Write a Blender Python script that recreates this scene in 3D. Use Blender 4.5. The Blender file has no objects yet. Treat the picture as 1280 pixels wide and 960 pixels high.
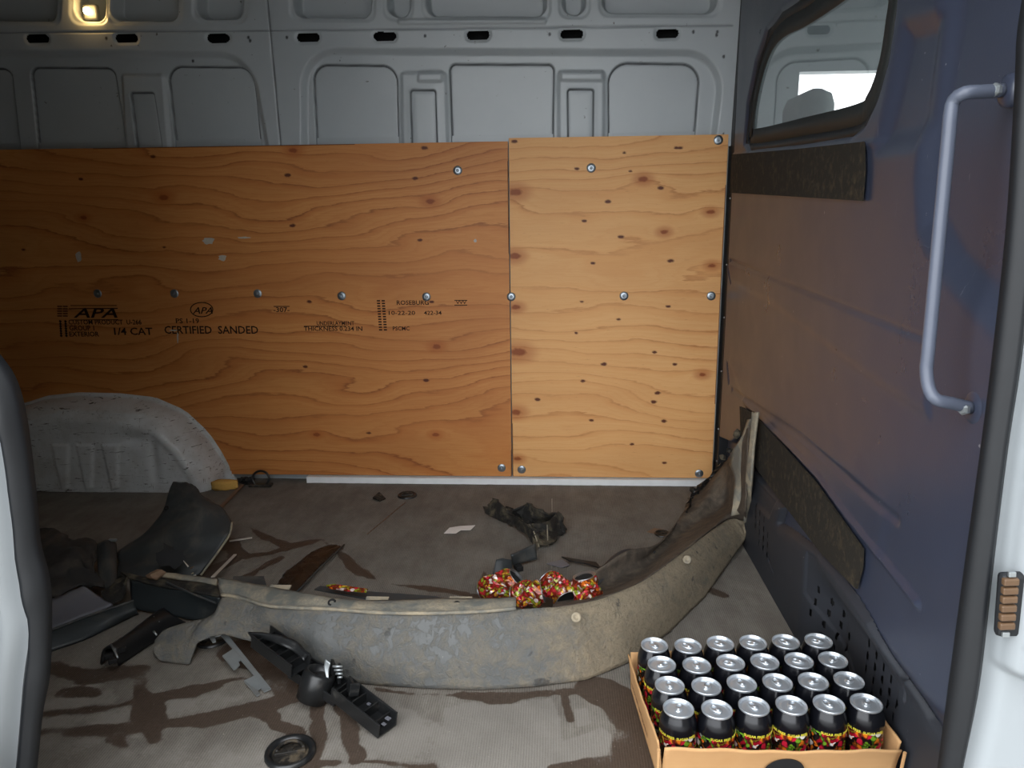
import bpy, bmesh, math, random
import numpy as np
from mathutils import Vector, Matrix, geometry
random.seed(7); RNG = np.random.default_rng(7)
SC = bpy.context.scene; COL = SC.collection
# ------------------------------------------------------------------ camera
F, TH, YAW, ROLL, H = 951.8, 0.2215, 0.0579, -0.0113, 0.9816      # focal length in pixels of the 1280 px wide frame
CAM = Vector((0, 0, H))
FW = Vector((-math.sin(YAW)*math.cos(TH), math.cos(YAW)*math.cos(TH), -math.sin(TH)))
R0 = Vector((math.cos(YAW), math.sin(YAW), 0)); U0 = R0.cross(FW)
RT = math.cos(ROLL)*R0 + math.sin(ROLL)*U0; UP = -math.sin(ROLL)*R0 + math.cos(ROLL)*U0
cd = bpy.data.cameras.new('camera'); cam = bpy.data.objects.new('camera', cd); COL.objects.link(cam)
cd.sensor_width = 36; cd.lens = F/1280*36; cd.clip_start = .05
m3 = Matrix((RT, UP, -FW)).transposed()
cam.matrix_world = Matrix.Translation(CAM) @ m3.to_4x4()
SC.camera = cam
# ------------------------------------------------------------------ light
SC.view_settings.view_transform = 'Standard'; SC.view_settings.look = 'None'
SC.view_settings.gamma = 1; SC.view_settings.use_curve_mapping = False
SC.view_settings.exposure = 1.38
W = bpy.data.worlds.new('overcast_sky'); SC.world = W; W.use_nodes = True
nt = W.node_tree; nt.nodes.clear()
o_ = nt.nodes.new('ShaderNodeOutputWorld'); b_ = nt.nodes.new('ShaderNodeBackground')
tc_ = nt.nodes.new('ShaderNodeTexCoord'); sx_ = nt.nodes.new('ShaderNodeSeparateXYZ'); rp_ = nt.nodes.new('ShaderNodeValToRGB')
nt.links.new(tc_.outputs['Generated'], sx_.inputs[0]); nt.links.new(sx_.outputs['Z'], rp_.inputs[0])
rp_.color_ramp.elements[0].position = 0; rp_.color_ramp.elements[0].color = (.87, .90, .93, 1)
rp_.color_ramp.elements[1].position = 1; rp_.color_ramp.elements[1].color = (.97, 1.0, 1.04, 1)
nt.links.new(rp_.outputs[0], b_.inputs[0]); nt.links.new(b_.outputs[0], o_.inputs[0])
b_.inputs[1].default_value = 2.0
# ------------------------------------------------------------------ helpers
D, XP, ZT = 2.6817, 0.5784, 1.2257        # far wall, partition, top of the boards
def ray(px, py): return FW + RT*((px-640)/F) - UP*((py-480)/F)
def at(px, py, z=None, x=None, y=None):
    d = ray(px, py)
    if z is not None: t = (z-CAM.z)/d.z
    elif x is not None: t = x/d.x
    else: t = y/d.y
    return CAM + d*t
LEAN = .10
def wallp(px, py):                        # a point on the far wall, which leans in above the boards
    d = ray(px, py); t = D/d.y; p = CAM+d*t
    if p.z > ZT:                          # Y = D - LEAN*(z-ZT)
        t = (D + LEAN*ZT - LEAN*CAM.z)/(d.y + LEAN*d.z); p = CAM+d*t
    return p
def wz(px, py): p = wallp(px, py); return (p.x, p.z)
def pz(px, py): p = at(px, py, x=XP); return (p.y, p.z)
def smooth(a, b, x):
    t = np.clip((x-a)/(b-a), 0, 1); return t*t*(3-2*t)
def vnoise(x, y, seed=0):
    r = np.random.default_rng(seed); T = r.random((256, 256))
    xi = np.floor(x).astype(int); yi = np.floor(y).astype(int); fx = x-xi; fy = y-yi
    fx = fx*fx*fx*(fx*(fx*6-15)+10); fy = fy*fy*fy*(fy*(fy*6-15)+10)
    g = lambda i, j: T[i % 256, j % 256]
    return (g(xi, yi)*(1-fx)+g(xi+1, yi)*fx)*(1-fy) + (g(xi, yi+1)*(1-fx)+g(xi+1, yi+1)*fx)*fy - .5
def fbm(x, y, seed=0, o=4):
    s = 0; a = 1
    for k in range(o): s = s+a*vnoise(x*2**k+17*k, y*2**k+31*k, seed+k); a *= .5
    return s
def sdpoly(X, Y, poly):
    d = np.full(X.shape, 1e9); s = np.ones(X.shape); n = len(poly)
    for i in range(n):
        ax, ay = poly[i]; bx, by = poly[i-1]
        ex, ey = bx-ax, by-ay; wx, wy = X-ax, Y-ay
        t = np.clip((wx*ex+wy*ey)/(ex*ex+ey*ey+1e-12), 0, 1)
        d = np.minimum(d, (wx-ex*t)**2+(wy-ey*t)**2)
        c1 = Y >= ay; c2 = Y < by; c3 = ex*wy > ey*wx
        fl = (c1 & c2 & c3) | (~c1 & ~c2 & ~c3); s = np.where(fl, -s, s)
    return s*np.sqrt(d)
def rpoly(X, Y, poly, r):                 # rounded polygon
    cx = sum(p[0] for p in poly)/len(poly); cy = sum(p[1] for p in poly)/len(poly)
    q = [(p[0]-math.copysign(min(r, abs(p[0]-cx)*.98), p[0]-cx), p[1]-math.copysign(min(r, abs(p[1]-cy)*.98), p[1]-cy)) for p in poly]
    return sdpoly(X, Y, q)-r
def sdline(X, Y, pts):
    d = np.full(X.shape, 1e9)
    for (ax, ay), (bx, by) in zip(pts, pts[1:]):
        ex, ey = bx-ax, by-ay; wx, wy = X-ax, Y-ay
        t = np.clip((wx*ex+wy*ey)/(ex*ex+ey*ey+1e-12), 0, 1)
        d = np.minimum(d, np.hypot(wx-ex*t, wy-ey*t))
    return d
def spl(pts, n):                          # Catmull-Rom resample, even in chord length
    P = np.array([list(p) for p in pts], float)
    if len(P) == 1: return np.repeat(P, n, 0)
    s = np.r_[0, np.cumsum(np.linalg.norm(np.diff(P, axis=0), axis=1)+1e-9)]; s /= s[-1]
    Q = np.vstack([2*P[0]-P[1], P, 2*P[-1]-P[-2]]); out = []
    for u in np.linspace(0, 1, n):
        i = min(int(np.searchsorted(s, u, 'right'))-1, len(P)-2); t = (u-s[i])/(s[i+1]-s[i])
        p0, p1, p2, p3 = Q[i:i+4]
        out.append(.5*((2*p1)+(-p0+p2)*t+(2*p0-5*p1+4*p2-p3)*t*t+(-p0+3*p1-3*p2+p3)*t**3))
    return np.array(out)
def mk(name, V, Fc, mat, parent=None, smoothf=True, attrs=None):
    me = bpy.data.meshes.new(name); me.from_pydata([tuple(v) for v in (V.tolist() if isinstance(V, np.ndarray) else V)], [], Fc if isinstance(Fc, list) else Fc.tolist())
    if mat: me.materials.append(mat)
    me.polygons.foreach_set('use_smooth', [smoothf]*len(me.polygons))
    for k, a in (attrs or {}).items():
        at_ = me.attributes.new(k, 'FLOAT', 'POINT'); at_.data.foreach_set('value', np.asarray(a, np.float32).ravel())
    me.update(); o = bpy.data.objects.new(name, me); COL.objects.link(o)
    if parent: o.parent = parent
    return o
def gridfaces(nu, nv, keep=None):
    i, j = np.meshgrid(np.arange(nu-1), np.arange(nv-1), indexing='ij')
    a = (i*nv+j); f = np.stack([a, a+nv, a+nv+1, a+1], -1).reshape(-1, 4)
    return f if keep is None else f[keep.ravel()]
def obj(name, bm, mat, parent=None, sm=False):
    me = bpy.data.meshes.new(name); bm.normal_update(); bm.to_mesh(me); bm.free()
    for m in (mat if isinstance(mat, list) else [mat]): me.materials.append(m)
    me.polygons.foreach_set('use_smooth', [sm]*len(me.polygons))
    o = bpy.data.objects.new(name, me); COL.objects.link(o)
    if parent: o.parent = parent
    return o
def tag(o, label=None, cat=None, group=None, kind=None):
    if label: o['label'] = label
    if cat: o['category'] = cat
    if group: o['group'] = group
    if kind: o['kind'] = kind
    return o
def empty(name, loc, label, cat, rz=0, group=None):
    o = bpy.data.objects.new(name, None); COL.objects.link(o); o.location = loc; o.rotation_euler = (0, 0, rz)
    o.empty_display_size = .05
    return tag(o, label, cat, group)
def adopt(o, root):                        # parent a mesh that was built in world space
    o.parent = root
    o.matrix_parent_inverse = (Matrix.Translation(root.location) @ root.rotation_euler.to_matrix().to_4x4()).inverted()
    return o
def box(bm, c, s, rot=None, bev=0):
    r = bmesh.ops.create_cube(bm, size=1); vs = r['verts']
    M = Matrix.Translation(c) @ (rot or Matrix.Identity(4)) @ Matrix.Diagonal((*s, 1))
    bmesh.ops.transform(bm, matrix=M, verts=vs)
    if bev:
        es = list({e for v in vs for e in v.link_edges}); bmesh.ops.bevel(bm, geom=es, offset=bev, segments=2, affect='EDGES', profile=.5)
def tube(bm, pts, r, seg=12, n=None, close=False, caps=True):
    P = spl(pts, n) if n else np.array([list(p) for p in pts], float)
    rr = r if hasattr(r, '__len__') else [r]*len(P)
    if hasattr(r, '__len__') and len(r) != len(P): rr = np.interp(np.linspace(0, 1, len(P)), np.linspace(0, 1, len(r)), r)
    rings = []; prev = None
    for i, p in enumerate(P):
        t = P[(i+1) % len(P)]-P[i-1] if close else P[min(i+1, len(P)-1)]-P[max(i-1, 0)]
        t = Vector(t).normalized()
        if prev is None: a = t.orthogonal().normalized()
        else: a = (prev-t*prev.dot(t)).normalized()
        prev = a; b = t.cross(a)
        rings.append([bm.verts.new(Vector(p)+(a*math.cos(k*2*math.pi/seg)+b*math.sin(k*2*math.pi/seg))*rr[i]) for k in range(seg)])
    m = len(rings)
    for i in range(m if close else m-1):
        A, B = rings[i], rings[(i+1) % m]
        for k in range(seg): bm.faces.new((A[k], A[(k+1) % seg], B[(k+1) % seg], B[k]))
    if caps and not close: bm.faces.new(rings[0][::-1]); bm.faces.new(rings[-1])
def lathe(bm, prof, seg=24, M=None, cap0=False, cap1=False):
    rings = []
    for r, z in prof:
        rings.append([bm.verts.new((r*math.cos(k*2*math.pi/seg), r*math.sin(k*2*math.pi/seg), z)) for k in range(seg)])
    for A, B in zip(rings, rings[1:]):
        for k in range(seg): bm.faces.new((A[k], A[(k+1) % seg], B[(k+1) % seg], B[k]))
    if cap0: bm.faces.new(rings[0][::-1])
    if cap1: bm.faces.new(rings[-1])
    if M is not None: bmesh.ops.transform(bm, matrix=M, verts=[v for R in rings for v in R])
def prism(bm, poly, z0, z1, M=None):
    n = len(poly)
    A = [bm.verts.new((x, y, z0)) for x, y in poly]; B = [bm.verts.new((x, y, z1)) for x, y in poly]
    tris = geometry.tessellate_polygon([[Vector((x, y, 0)) for x, y in poly]])
    for a, b, c in tris:
        try: bm.faces.new((A[c], A[b], A[a])); bm.faces.new((B[a], B[b], B[c]))
        except ValueError: pass
    for i in range(n): bm.faces.new((A[i], A[(i+1) % n], B[(i+1) % n], B[i]))
    if M is not None: bmesh.ops.transform(bm, matrix=M, verts=A+B)
    bmesh.ops.recalc_face_normals(bm, faces=bm.faces)
def solid(o, t, off=0): m = o.modifiers.new('thickness', 'SOLIDIFY'); m.thickness = t; m.offset = off; return o
def loft(name, rows, mat, parent=None, nu=40, nv=12, thick=.004, rough=0., seed=1, attrs=None, edge=0., flat=False):
    """rows of world points: each row resampled along, then splined across; slightly dented; given a wall thickness"""
    Rw = [spl([Vector(p) for p in r], nu) for r in rows]; A = np.array(Rw)
    G = np.array([spl(A[:, i], nv) for i in range(nu)])
    u, v = np.meshgrid(np.linspace(0, 1, nu), np.linspace(0, 1, nv), indexing='ij')
    if rough:
        n = fbm(u*nu/9+3, v*nv/5+1, seed, 3); n2 = fbm(u*nu/9+9, v*nv/5+5, seed+9, 3)
        G[..., 2] += rough*n; G[..., 1] += rough*n2
    if edge:                               # torn rim
        w = (np.minimum(v, 1-v) < .02) | (np.minimum(u, 1-u) < .01)
        G[..., 0] += w*edge*(RNG.random(u.shape)-.5); G[..., 1] += w*edge*(RNG.random(u.shape)-.5)
    G[..., 2] = np.maximum(G[..., 2], thick*.5+.001)
    at_ = {k: f(u, v, G) for k, f in (attrs or {}).items()}
    o = mk(name, G.reshape(-1, 3), gridfaces(nu, nv), mat, None, not flat, at_)
    if parent: adopt(o, parent)
    return solid(o, thick)
def L(*p): return [at(a, b, z=c) for a, b, c in p]
# ------------------------------------------------------------------ materials
def lin(r, g, b): return tuple(((c/255)/12.92 if c/255 <= .04045 else ((c/255+.055)/1.055)**2.4) for c in (r, g, b))+(1,)
class N:
    def __init__(s, name):
        s.m = bpy.data.materials.new(name); s.m.use_nodes = True; s.t = s.m.node_tree; s.b = s.t.nodes['Principled BSDF']
    def n(s, typ, **k):
        x = s.t.nodes.new(typ)
        for a, v in k.items():
            if a[0] == 'i' and a[1:].isdigit(): x.inputs[int(a[1:])].default_value = v
            elif hasattr(x, a): setattr(x, a, v)
            else: x.inputs[a].default_value = v
        return x
    def l(s, a, b): s.t.links.new(a, b)
    def coord(s, scale=(1, 1, 1), kind='Object'):
        t = s.n('ShaderNodeTexCoord'); m = s.n('ShaderNodeMapping'); m.inputs['Scale'].default_value = scale
        s.l(t.outputs[kind], m.inputs[0]); return m.outputs[0]
    def noise(s, scale=5, detail=4, vec=None, rough=.6, dist=0):
        x = s.n('ShaderNodeTexNoise'); x.inputs['Scale'].default_value = scale; x.inputs['Detail'].default_value = detail
        x.inputs['Roughness'].default_value = rough; x.inputs['Distortion'].default_value = dist
        s.l(vec or s.coord(), x.inputs['Vector']); return x.outputs['Fac']
    def ramp(s, fac, stops, interp='LINEAR'):
        r = s.n('ShaderNodeValToRGB'); e = r.color_ramp; e.interpolation = interp
        while len(e.elements) < len(stops): e.elements.new(.5)
        for el, (p, c) in zip(e.elements, stops):
            el.position = p; el.color = c if hasattr(c, '__len__') else (c, c, c, 1)
        s.l(fac, r.inputs[0]); return r.outputs[0]
    def mix(s, f, a, b, mode='MIX'):
        x = s.n('ShaderNodeMix', data_type='RGBA', blend_type=mode)
        for i, v in ((0, f), (6, a), (7, b)):
            if isinstance(v, bpy.types.NodeSocket): s.l(v, x.inputs[i])
            else: x.inputs[i].default_value = v
        return x.outputs[2]
    def math(s, op, a, b=0.):
        x = s.n('ShaderNodeMath', operation=op)
        for i, v in ((0, a), (1, b)):
            if isinstance(v, bpy.types.NodeSocket): s.l(v, x.inputs[i])
            else: x.inputs[i].default_value = v
        return x.outputs[0]
    def attr(s, name): x = s.n('ShaderNodeAttribute'); x.attribute_name = name; return x.outputs['Fac']
    def bump(s, h, strength=.3, dist=.002):
        x = s.n('ShaderNodeBump'); x.inputs['Strength'].default_value = strength; x.inputs['Distance'].default_value = dist
        s.l(h, x.inputs['Height']); s.l(x.outputs[0], s.b.inputs['Normal'])
    def set(s, col=None, rough=None, metal=None, spec=None):
        for k, v in (('Base Color', col), ('Roughness', rough), ('Metallic', metal), ('Specular IOR Level', spec)):
            if v is None: continue
            if isinstance(v, bpy.types.NodeSocket): s.l(v, s.b.inputs[k])
            else: s.b.inputs[k].default_value = v
        return s.m
def plain(name, rgb, rough=.5, metal=0, spec=.5, var=.12, scale=30, bump=0):
    k = N(name); c = lin(*rgb); f = k.noise(scale, 4)
    d = tuple(x*(1-var) for x in c[:3])+(1,); e = tuple(min(1, x*(1+var)) for x in c[:3])+(1,)
    if bump: k.bump(f, bump)
    return k.set(k.mix(f, d, e), rough, metal, spec)
def dusty(name, base, dust, lo=.45, hi=.75, scale=14, rough=.55, bump=.3, fine=.35, attr=None, spec=.4):
    """dark plastic with a film of dried dust and mud"""
    k = N(name); v = k.coord()
    a = k.noise(scale, 8, v, .65, .4); b = k.noise(scale*9, 4, v, .7); c = k.noise(scale*.25, 3, v)
    f = k.math('ADD', a, k.math('MULTIPLY', k.math('SUBTRACT', c, .5), .5))
    if attr: f = k.math('ADD', f, k.attr(attr))
    f = k.ramp(f, [(lo, 0.), (hi, 1.)])
    f = k.math('MULTIPLY', f, k.ramp(b, [(.25, 1-fine), (.6, 1.)]))
    col = k.mix(f, lin(*base), lin(*dust))
    k.bump(k.math('ADD', k.math('MULTIPLY', f, .8), k.math('MULTIPLY', b, .5)), bump, .003)
    return k.set(col, k.ramp(f, [(0, rough), (1, .95)]), 0, spec)
M = {}
# painted sheet metal of the van
k = N('grey_van_paint'); v = k.coord(); a = k.noise(3, 5, v); s_ = k.noise(1, 3, k.coord((60, 60, 8)))
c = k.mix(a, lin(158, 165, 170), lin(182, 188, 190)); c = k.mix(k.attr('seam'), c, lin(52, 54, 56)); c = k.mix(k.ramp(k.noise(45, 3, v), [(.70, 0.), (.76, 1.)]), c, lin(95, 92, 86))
M['paint'] = k.set(c, .33, 0, .5)
k = N('white_van_paint'); v = k.coord(); a = k.noise(3, 5, v)
M['white'] = k.set(k.mix(a, lin(138, 144, 147), lin(152, 157, 160)), .3, 0, .5)
M['strip'] = plain('white_painted_strip', (232, 234, 234), .5)
# scuffed white paint of the wheel arch
k = N('scuffed_white_paint'); v = k.coord()
sc1 = k.ramp(k.noise(1, 5, k.coord((14, 14, 110)), .7, 1.5), [(.61, 0.), (.635, 1.)])
sc2 = k.ramp(k.noise(1, 5, k.coord((110, 30, 22)), .7, 1.5), [(.63, 0.), (.65, .8)])
big = k.ramp(k.noise(7, 6, v, .7), [(.45, 0.), (.75, 1.)])
c = k.mix(big, lin(208, 211, 212), lin(178, 176, 172)); c = k.mix(sc2, c, lin(120, 112, 102)); c = k.mix(sc1, c, lin(62, 58, 54))
k.bump(k.noise(9, 3, v), .25, .01)
M['arch'] = k.set(c, .3)
def plymat(name, light, mid, dark):
    k = N(name); f = k.attr('field'); fz_ = k.noise(1, 5, k.coord((7, 9, 60)), .65); f = k.math('ADD', f, k.math('MULTIPLY', fz_, .55)); fr = k.math('FRACT', f); fr2 = k.math('FRACT', k.math('MULTIPLY', f, 3.37))
    c = k.ramp(fr, [(0, lin(*light)), (.55, lin(*light)), (.86, lin(*mid)), (.955, lin(*dark)), (1, lin(*light))])
    vis = k.ramp(k.noise(1, 3, k.coord((2.2, 1, 6)), .6), [(.36, .4), (.62, 1.)]); c = k.mix(vis, lin(*[(a_+b_3)/2 for a_, b_3 in zip(light, mid)]), c)
    c = k.mix(k.ramp(fr2, [(.5, 0.), (.9, .35), (1, 0.)]), c, lin(*mid))
    fl = k.noise(1, 5, k.coord((9, 9, 240)), .6); c = k.mix(k.ramp(fl, [(.3, 0.), (.75, 1.)]), c, k.mix(.5, c, lin(*mid)))
    big = k.noise(1, 4, k.coord((1.6, 1, 5)), .5)
    c = k.mix(k.ramp(big, [(.35, 0.), (.7, .75)]), c, k.mix(.35, c, lin(*dark)))
    pore = k.ramp(k.noise(1, 3, k.coord((30, 9, 600)), .6), [(.66, 0.), (.74, .5)]); c = k.mix(pore, c, lin(120, 72, 32))
    kn = k.attr('knot'); c = k.mix(k.ramp(kn, [(.15, 0.), (.75, 1.)]), c, lin(88, 40, 14))
    ring = k.attr('stain'); c = k.mix(ring, c, lin(168, 88, 34))
    k.bump(fl, .15, .001)
    return k.set(c, .52, 0, .35)
M['ply_l'] = plymat('aged_orange_plywood', (208, 144, 80), (188, 116, 58), (126, 68, 30))
M['ply_r'] = plymat('honey_plywood', (228, 176, 116), (218, 158, 96), (176, 112, 58))
M['ply_edge'] = plain('plywood_edge', (120, 74, 38), .8)
# ribbed carpet floor
k = N('worn_ribbed_carpet'); v = k.coord()
n1 = k.noise(6, 7, v, .65); n2 = k.noise(120, 3, v, .7); n3 = k.noise(1, 4, k.coord((22, 8, 1)), .6)
wv = k.n('ShaderNodeTexWave', wave_type='BANDS', bands_direction='X'); wv.inputs['Scale'].default_value = 62; wv.inputs['Distortion'].default_value = 2.5
wv.inputs['Detail'].default_value = 2; wv.inputs['Detail Scale'].default_value = 6; k.l(v, wv.inputs['Vector'])
c = k.mix(k.ramp(n1, [(.3, 0.), (.7, 1.)]), lin(110, 105, 98), lin(134, 129, 120))
c = k.mix(k.ramp(n3, [(.4, 0.), (.7, .5)]), c, lin(96, 87, 79))
dust = k.ramp(k.math('ADD', k.attr('dust'), k.math('MULTIPLY', k.math('SUBTRACT', n2, .5), .9)), [(.35, 0.), (.62, 1.)])
c = k.mix(dust, c, k.mix(n1, lin(112, 107, 100), lin(142, 137, 129)))
c = k.mix(k.math('MULTIPLY', k.math('MULTIPLY', wv.outputs['Fac'], n2), k.math('SUBTRACT', .75, k.math('MULTIPLY', dust, .4))), c, k.mix(1., c, lin(150, 146, 142), 'MULTIPLY'))
wet = k.ramp(k.math('ADD', k.attr('wet'), k.math('MULTIPLY', k.math('SUBTRACT', n2, .5), .5)), [(.35, 0.), (.55, 1.)])
c = k.mix(wet, c, k.mix(n2, lin(56, 46, 39), lin(84, 72, 62)))
spk = k.ramp(k.noise(210, 2, v), [(.72, 0.), (.76, .7)]); c = k.mix(spk, c, lin(178, 170, 158))
k.bump(k.math('ADD', k.math('MULTIPLY', wv.outputs['Fac'], .5), n2), .5, .0015)
M['floor'] = k.set(c, k.ramp(wet, [(0, .93), (1, .55)]), 0, .3)
# partition plastic
def part_mat(name, a_, b_2, rough):
    k = N(name); v = k.coord(); a = k.noise(4, 5, v); f = k.noise(350, 2, v)
    c = k.mix(a, lin(*a_), lin(*b_2))
    sc = k.ramp(k.noise(1, 4, k.coord((1, 60, 9)), .7, 1.), [(.71, 0.), (.73, .55)]); c = k.mix(sc, c, lin(120, 122, 132))
    sp = k.ramp(k.noise(55, 3, v), [(.73, 0.), (.75, .7)]); c = k.mix(sp, c, lin(150, 150, 152))
    k.bump(f, .12, .0008)
    return k.set(c, k.ramp(a, [(.3, rough-.04), (.7, rough+.05)]), 0, .65)
M['part'] = part_mat('slate_blue_plastic', (47, 52, 67), (56, 62, 79), .30)
M['part_low'] = part_mat('dark_slate_plastic', (31, 34, 41), (38, 42, 50), .62)
M['hook'] = dusty('brown_hook_strip', (32, 28, 20), (74, 62, 44), .5, .8, 60, .95, .5)
M['rubber'] = plain('black_rubber', (25, 27, 30), .5, 0, .4, .2, 40)
M['black'] = plain('dark_cavity', (14, 14, 15), .8)
M['blk_plastic'] = dusty('black_moulded_plastic', (26, 27, 28), (74, 71, 66), .60, .85, 30, .32, .15, spec=.5)
k = N('dusty_grey_bumper_plastic'); v = k.coord(); a = k.noise(9, 10, v, .72, .3); b = k.noise(150, 5, v, .75); w_ = k.noise(45, 6, v, .7, .6); md = k.attr('mud')
f = k.math('ADD', k.math('ADD', a, k.math('MULTIPLY', k.math('SUBTRACT', w_, .5), .8)), md); f = k.ramp(f, [(.42, 0.), (.98, 1.)])
c = k.mix(f, k.mix(a, lin(74, 76, 76), lin(96, 97, 95)), k.mix(w_, lin(112, 101, 84), lin(150, 137, 114)))
c = k.mix(k.ramp(b, [(.64, 0.), (.72, .6)]), c, lin(160, 156, 146)); c = k.mix(k.ramp(k.noise(22, 4, v, .5), [(.68, 0.), (.71, .7)]), c, lin(52, 52, 52))
c = k.mix(k.math('MULTIPLY', f, k.ramp(b, [(.3, .7), (.48, 0.)])), c, lin(80, 72, 60))
k.bump(k.math('MULTIPLY', k.math('ADD', w_, b), k.math('ADD', f, .12)), .8, .005)
M['bumper'] = k.set(c, k.ramp(f, [(0, .5), (.6, .95)]), 0, .45)
M['lip'] = dusty('dusty_bumper_lip', (108, 106, 98), (156, 144, 122), .4, .6, 18, .7, .3)
M['lip2'] = dusty('dusty_bumper_lip_edge', (96, 97, 92), (150, 139, 118), .42, .7, 22, .7, .4, .6)
M['inner'] = dusty('muddy_bumper_inside', (70, 62, 54), (108, 96, 82), .40, .7, 34, .8, .5, .5)
M['inner_d'] = dusty('dark_bumper_inside', (52, 52, 54), (86, 80, 74), .5, .8, 18, .6, .3)
M['frag'] = dusty('dusty_charcoal_plastic', (52, 55, 56), (104, 98, 88), .50, .85, 12, .55, .3)
M['liner'] = dusty('matt_liner_felt', (48, 47, 46), (88, 80, 72), .46, .8, 10, .9, .5)
M['greyp'] = dusty('grey_satin_plastic', (98, 99, 106), (120, 116, 112), .5, .9, 6, .45, .1)
M['dtrim'] = dusty('dark_trim_plastic', (44, 49, 51), (78, 78, 74), .55, .8, 12, .4, .2)
M['mudf'] = dusty('mud_caked_plastic', (30, 29, 27), (92, 84, 68), .47, .7, 30, .8, .8)
M['bark'] = dusty('wet_dark_wood', (30, 22, 17), (66, 48, 34), .5, .75, 40, .35, .6)
M['steel'] = plain('galvanised_steel', (168, 174, 176), .38, .75, .5, .2, 25)
M['zinc'] = plain('zinc_screw', (150, 158, 165), .35, .9, .5, .15, 90)
M['ring_m'] = dusty('grimy_anchor_metal', (34, 32, 29), (96, 84, 66), .5, .7, 50, .45, .5)
M['sponge'] = plain('yellow_foam', (214, 170, 92), .95, 0, .2, .15, 120, .8)
M['wood'] = plain('thin_wood', (120, 96, 76), .8, 0, .3, .2, 60)
M['stick'] = plain('pale_splinter', (186, 180, 170), .7, 0, .3, .15, 60)
M['paper'] = plain('white_paper', (214, 208, 202), .8, 0, .3, .08, 80)
M['ink'] = plain('black_ink', (44, 26, 16), .8, 0, .2, .3, 300)
M['handle'] = plain('grey_painted_tube', (84, 90, 104), .38, 0, .5, .1, 30)
M['frit'] = plain('dark_glass_border', (34, 38, 38), .6, 0, .5, .05, 10)
k = N('window_glass'); k.b.inputs['Transmission Weight'].default_value = 1; k.b.inputs['IOR'].default_value = 1.5
M['glass'] = k.set((.66, .71, .70, 1), .0)
# cardboard
k = N('corrugated_cardboard'); f = k.noise(1, 5, k.coord((5, 5, 70))); g = k.noise(12, 5)
M['card'] = k.set(k.mix(g, k.mix(f, lin(190, 148, 102), lin(206, 166, 120)), lin(178, 134, 88)), .85, 0, .25)
M['card_print'] = plain('brown_box_print', (92, 58, 34), .9)
# cans
M['alu'] = plain('can_lid_aluminium', (206, 212, 218), .34, .75, .5, .06, 40)
M['alu2'] = plain('crushed_can_rim', (176, 176, 178), .35, .9, .5, .1, 40)
def canmat(name, top, bright, seed):
    k = N(name); t = k.n('ShaderNodeTexCoord'); sp = k.n('ShaderNodeSeparateXYZ'); k.l(t.outputs['Object'], sp.inputs[0])
    mp = k.n('ShaderNodeMapping'); mp.inputs['Location'].default_value = (seed, seed*.7, seed*.3); k.l(t.outputs['Object'], mp.inputs[0])
    dn = k.n('ShaderNodeTexNoise'); dn.inputs['Scale'].default_value = 60; k.l(mp.outputs[0], dn.inputs['Vector'])
    wv_ = k.n('ShaderNodeMix', data_type='RGBA', blend_type='LINEAR_LIGHT'); wv_.inputs[0].default_value = .012
    k.l(mp.outputs[0], wv_.inputs[6]); k.l(dn.outputs['Color'], wv_.inputs[7])
    vo = k.n('ShaderNodeTexVoronoi'); vo.inputs['Scale'].default_value = 115; k.l(wv_.outputs[2], vo.inputs['Vector'])
    sep = k.n('ShaderNodeSeparateColor'); k.l(vo.outputs['Color'], sep.inputs[0])
    pal = k.ramp(sep.outputs[0], [(0, lin(20, 18, 18)), (.16, lin(200, 34, 60)), (.34, lin(236, 232, 226)), (.42, lin(226, 120, 34)), (.54, lin(120, 172, 46)),
                 (.68, lin(150, 20, 36)), (.78, lin(232, 196, 60)), (.88, lin(30, 26, 26))], 'CONSTANT')
    edge = k.ramp(vo.outputs['Distance'], [(.42, 0.), (.62, 1.)]); pal = k.mix(k.math('MULTIPLY', edge, .8), pal, lin(18, 14, 14))
    vb = k.n('ShaderNodeTexVoronoi'); vb.inputs['Scale'].default_value = 55; k.l(mp.outputs[0], vb.inputs['Vector'])
    sb = k.n('ShaderNodeSeparateColor'); k.l(vb.outputs['Color'], sb.inputs[0])
    big = k.ramp(sb.outputs[1], [(0, lin(196, 26, 66)), (.4, lin(140, 196, 40)), (.7, lin(240, 236, 232))], 'CONSTANT')
    mb = k.math('MULTIPLY', k.ramp(vb.outputs['Distance'], [(.30, 1.), (.34, 0.)]), k.ramp(sb.outputs[0], [(.45, 0.), (.5, 1.)]))
    pal = k.mix(mb, pal, big)
    z = sp.outputs[2]
    if top:
        f = k.ramp(k.math('MULTIPLY', z, 8.), [(.645, 1.), (.665, 0.)])
        c = k.mix(f, lin(16, 17, 22), pal)
    else: c = pal
    if bright: c = k.mix(.15, c, lin(240, 90, 40))
    return k.set(c, .20, .25, .6)
M['can'] = canmat('printed_can_body', True, False, 1.3)
M['can2'] = canmat('printed_can_body_red', False, True, 4.1)
M['yell'] = plain('yellow_print', (206, 196, 60), .4)
M['amber'] = plain('amber_contact_block', (92, 70, 50), .4, 0, .5, .25, 60)
M['ground'] = plain('grey_asphalt', (150, 148, 144), .95, 0, .2, .15, 20)
M['outer'] = plain('light_block_concrete', (104, 100, 94), .95, 0, .2, .15, 6)
M['cabp'] = plain('cab_grey_plastic', (92, 96, 98), .6)
M['seat'] = plain('cab_seat_fabric', (120, 128, 128), .9)
k = N('lamp_filament'); k.b.inputs['Emission Color'].default_value = (1, .62, .22, 1); k.b.inputs['Emission Strength'].default_value = 26; M['bulb'] = k.set((1, .8, .5, 1), .4)
k = N('lamp_lens'); k.b.inputs['Transmission Weight'].default_value = .8; M['lens'] = k.set((.9, .7, .35, 1), .1)
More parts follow.
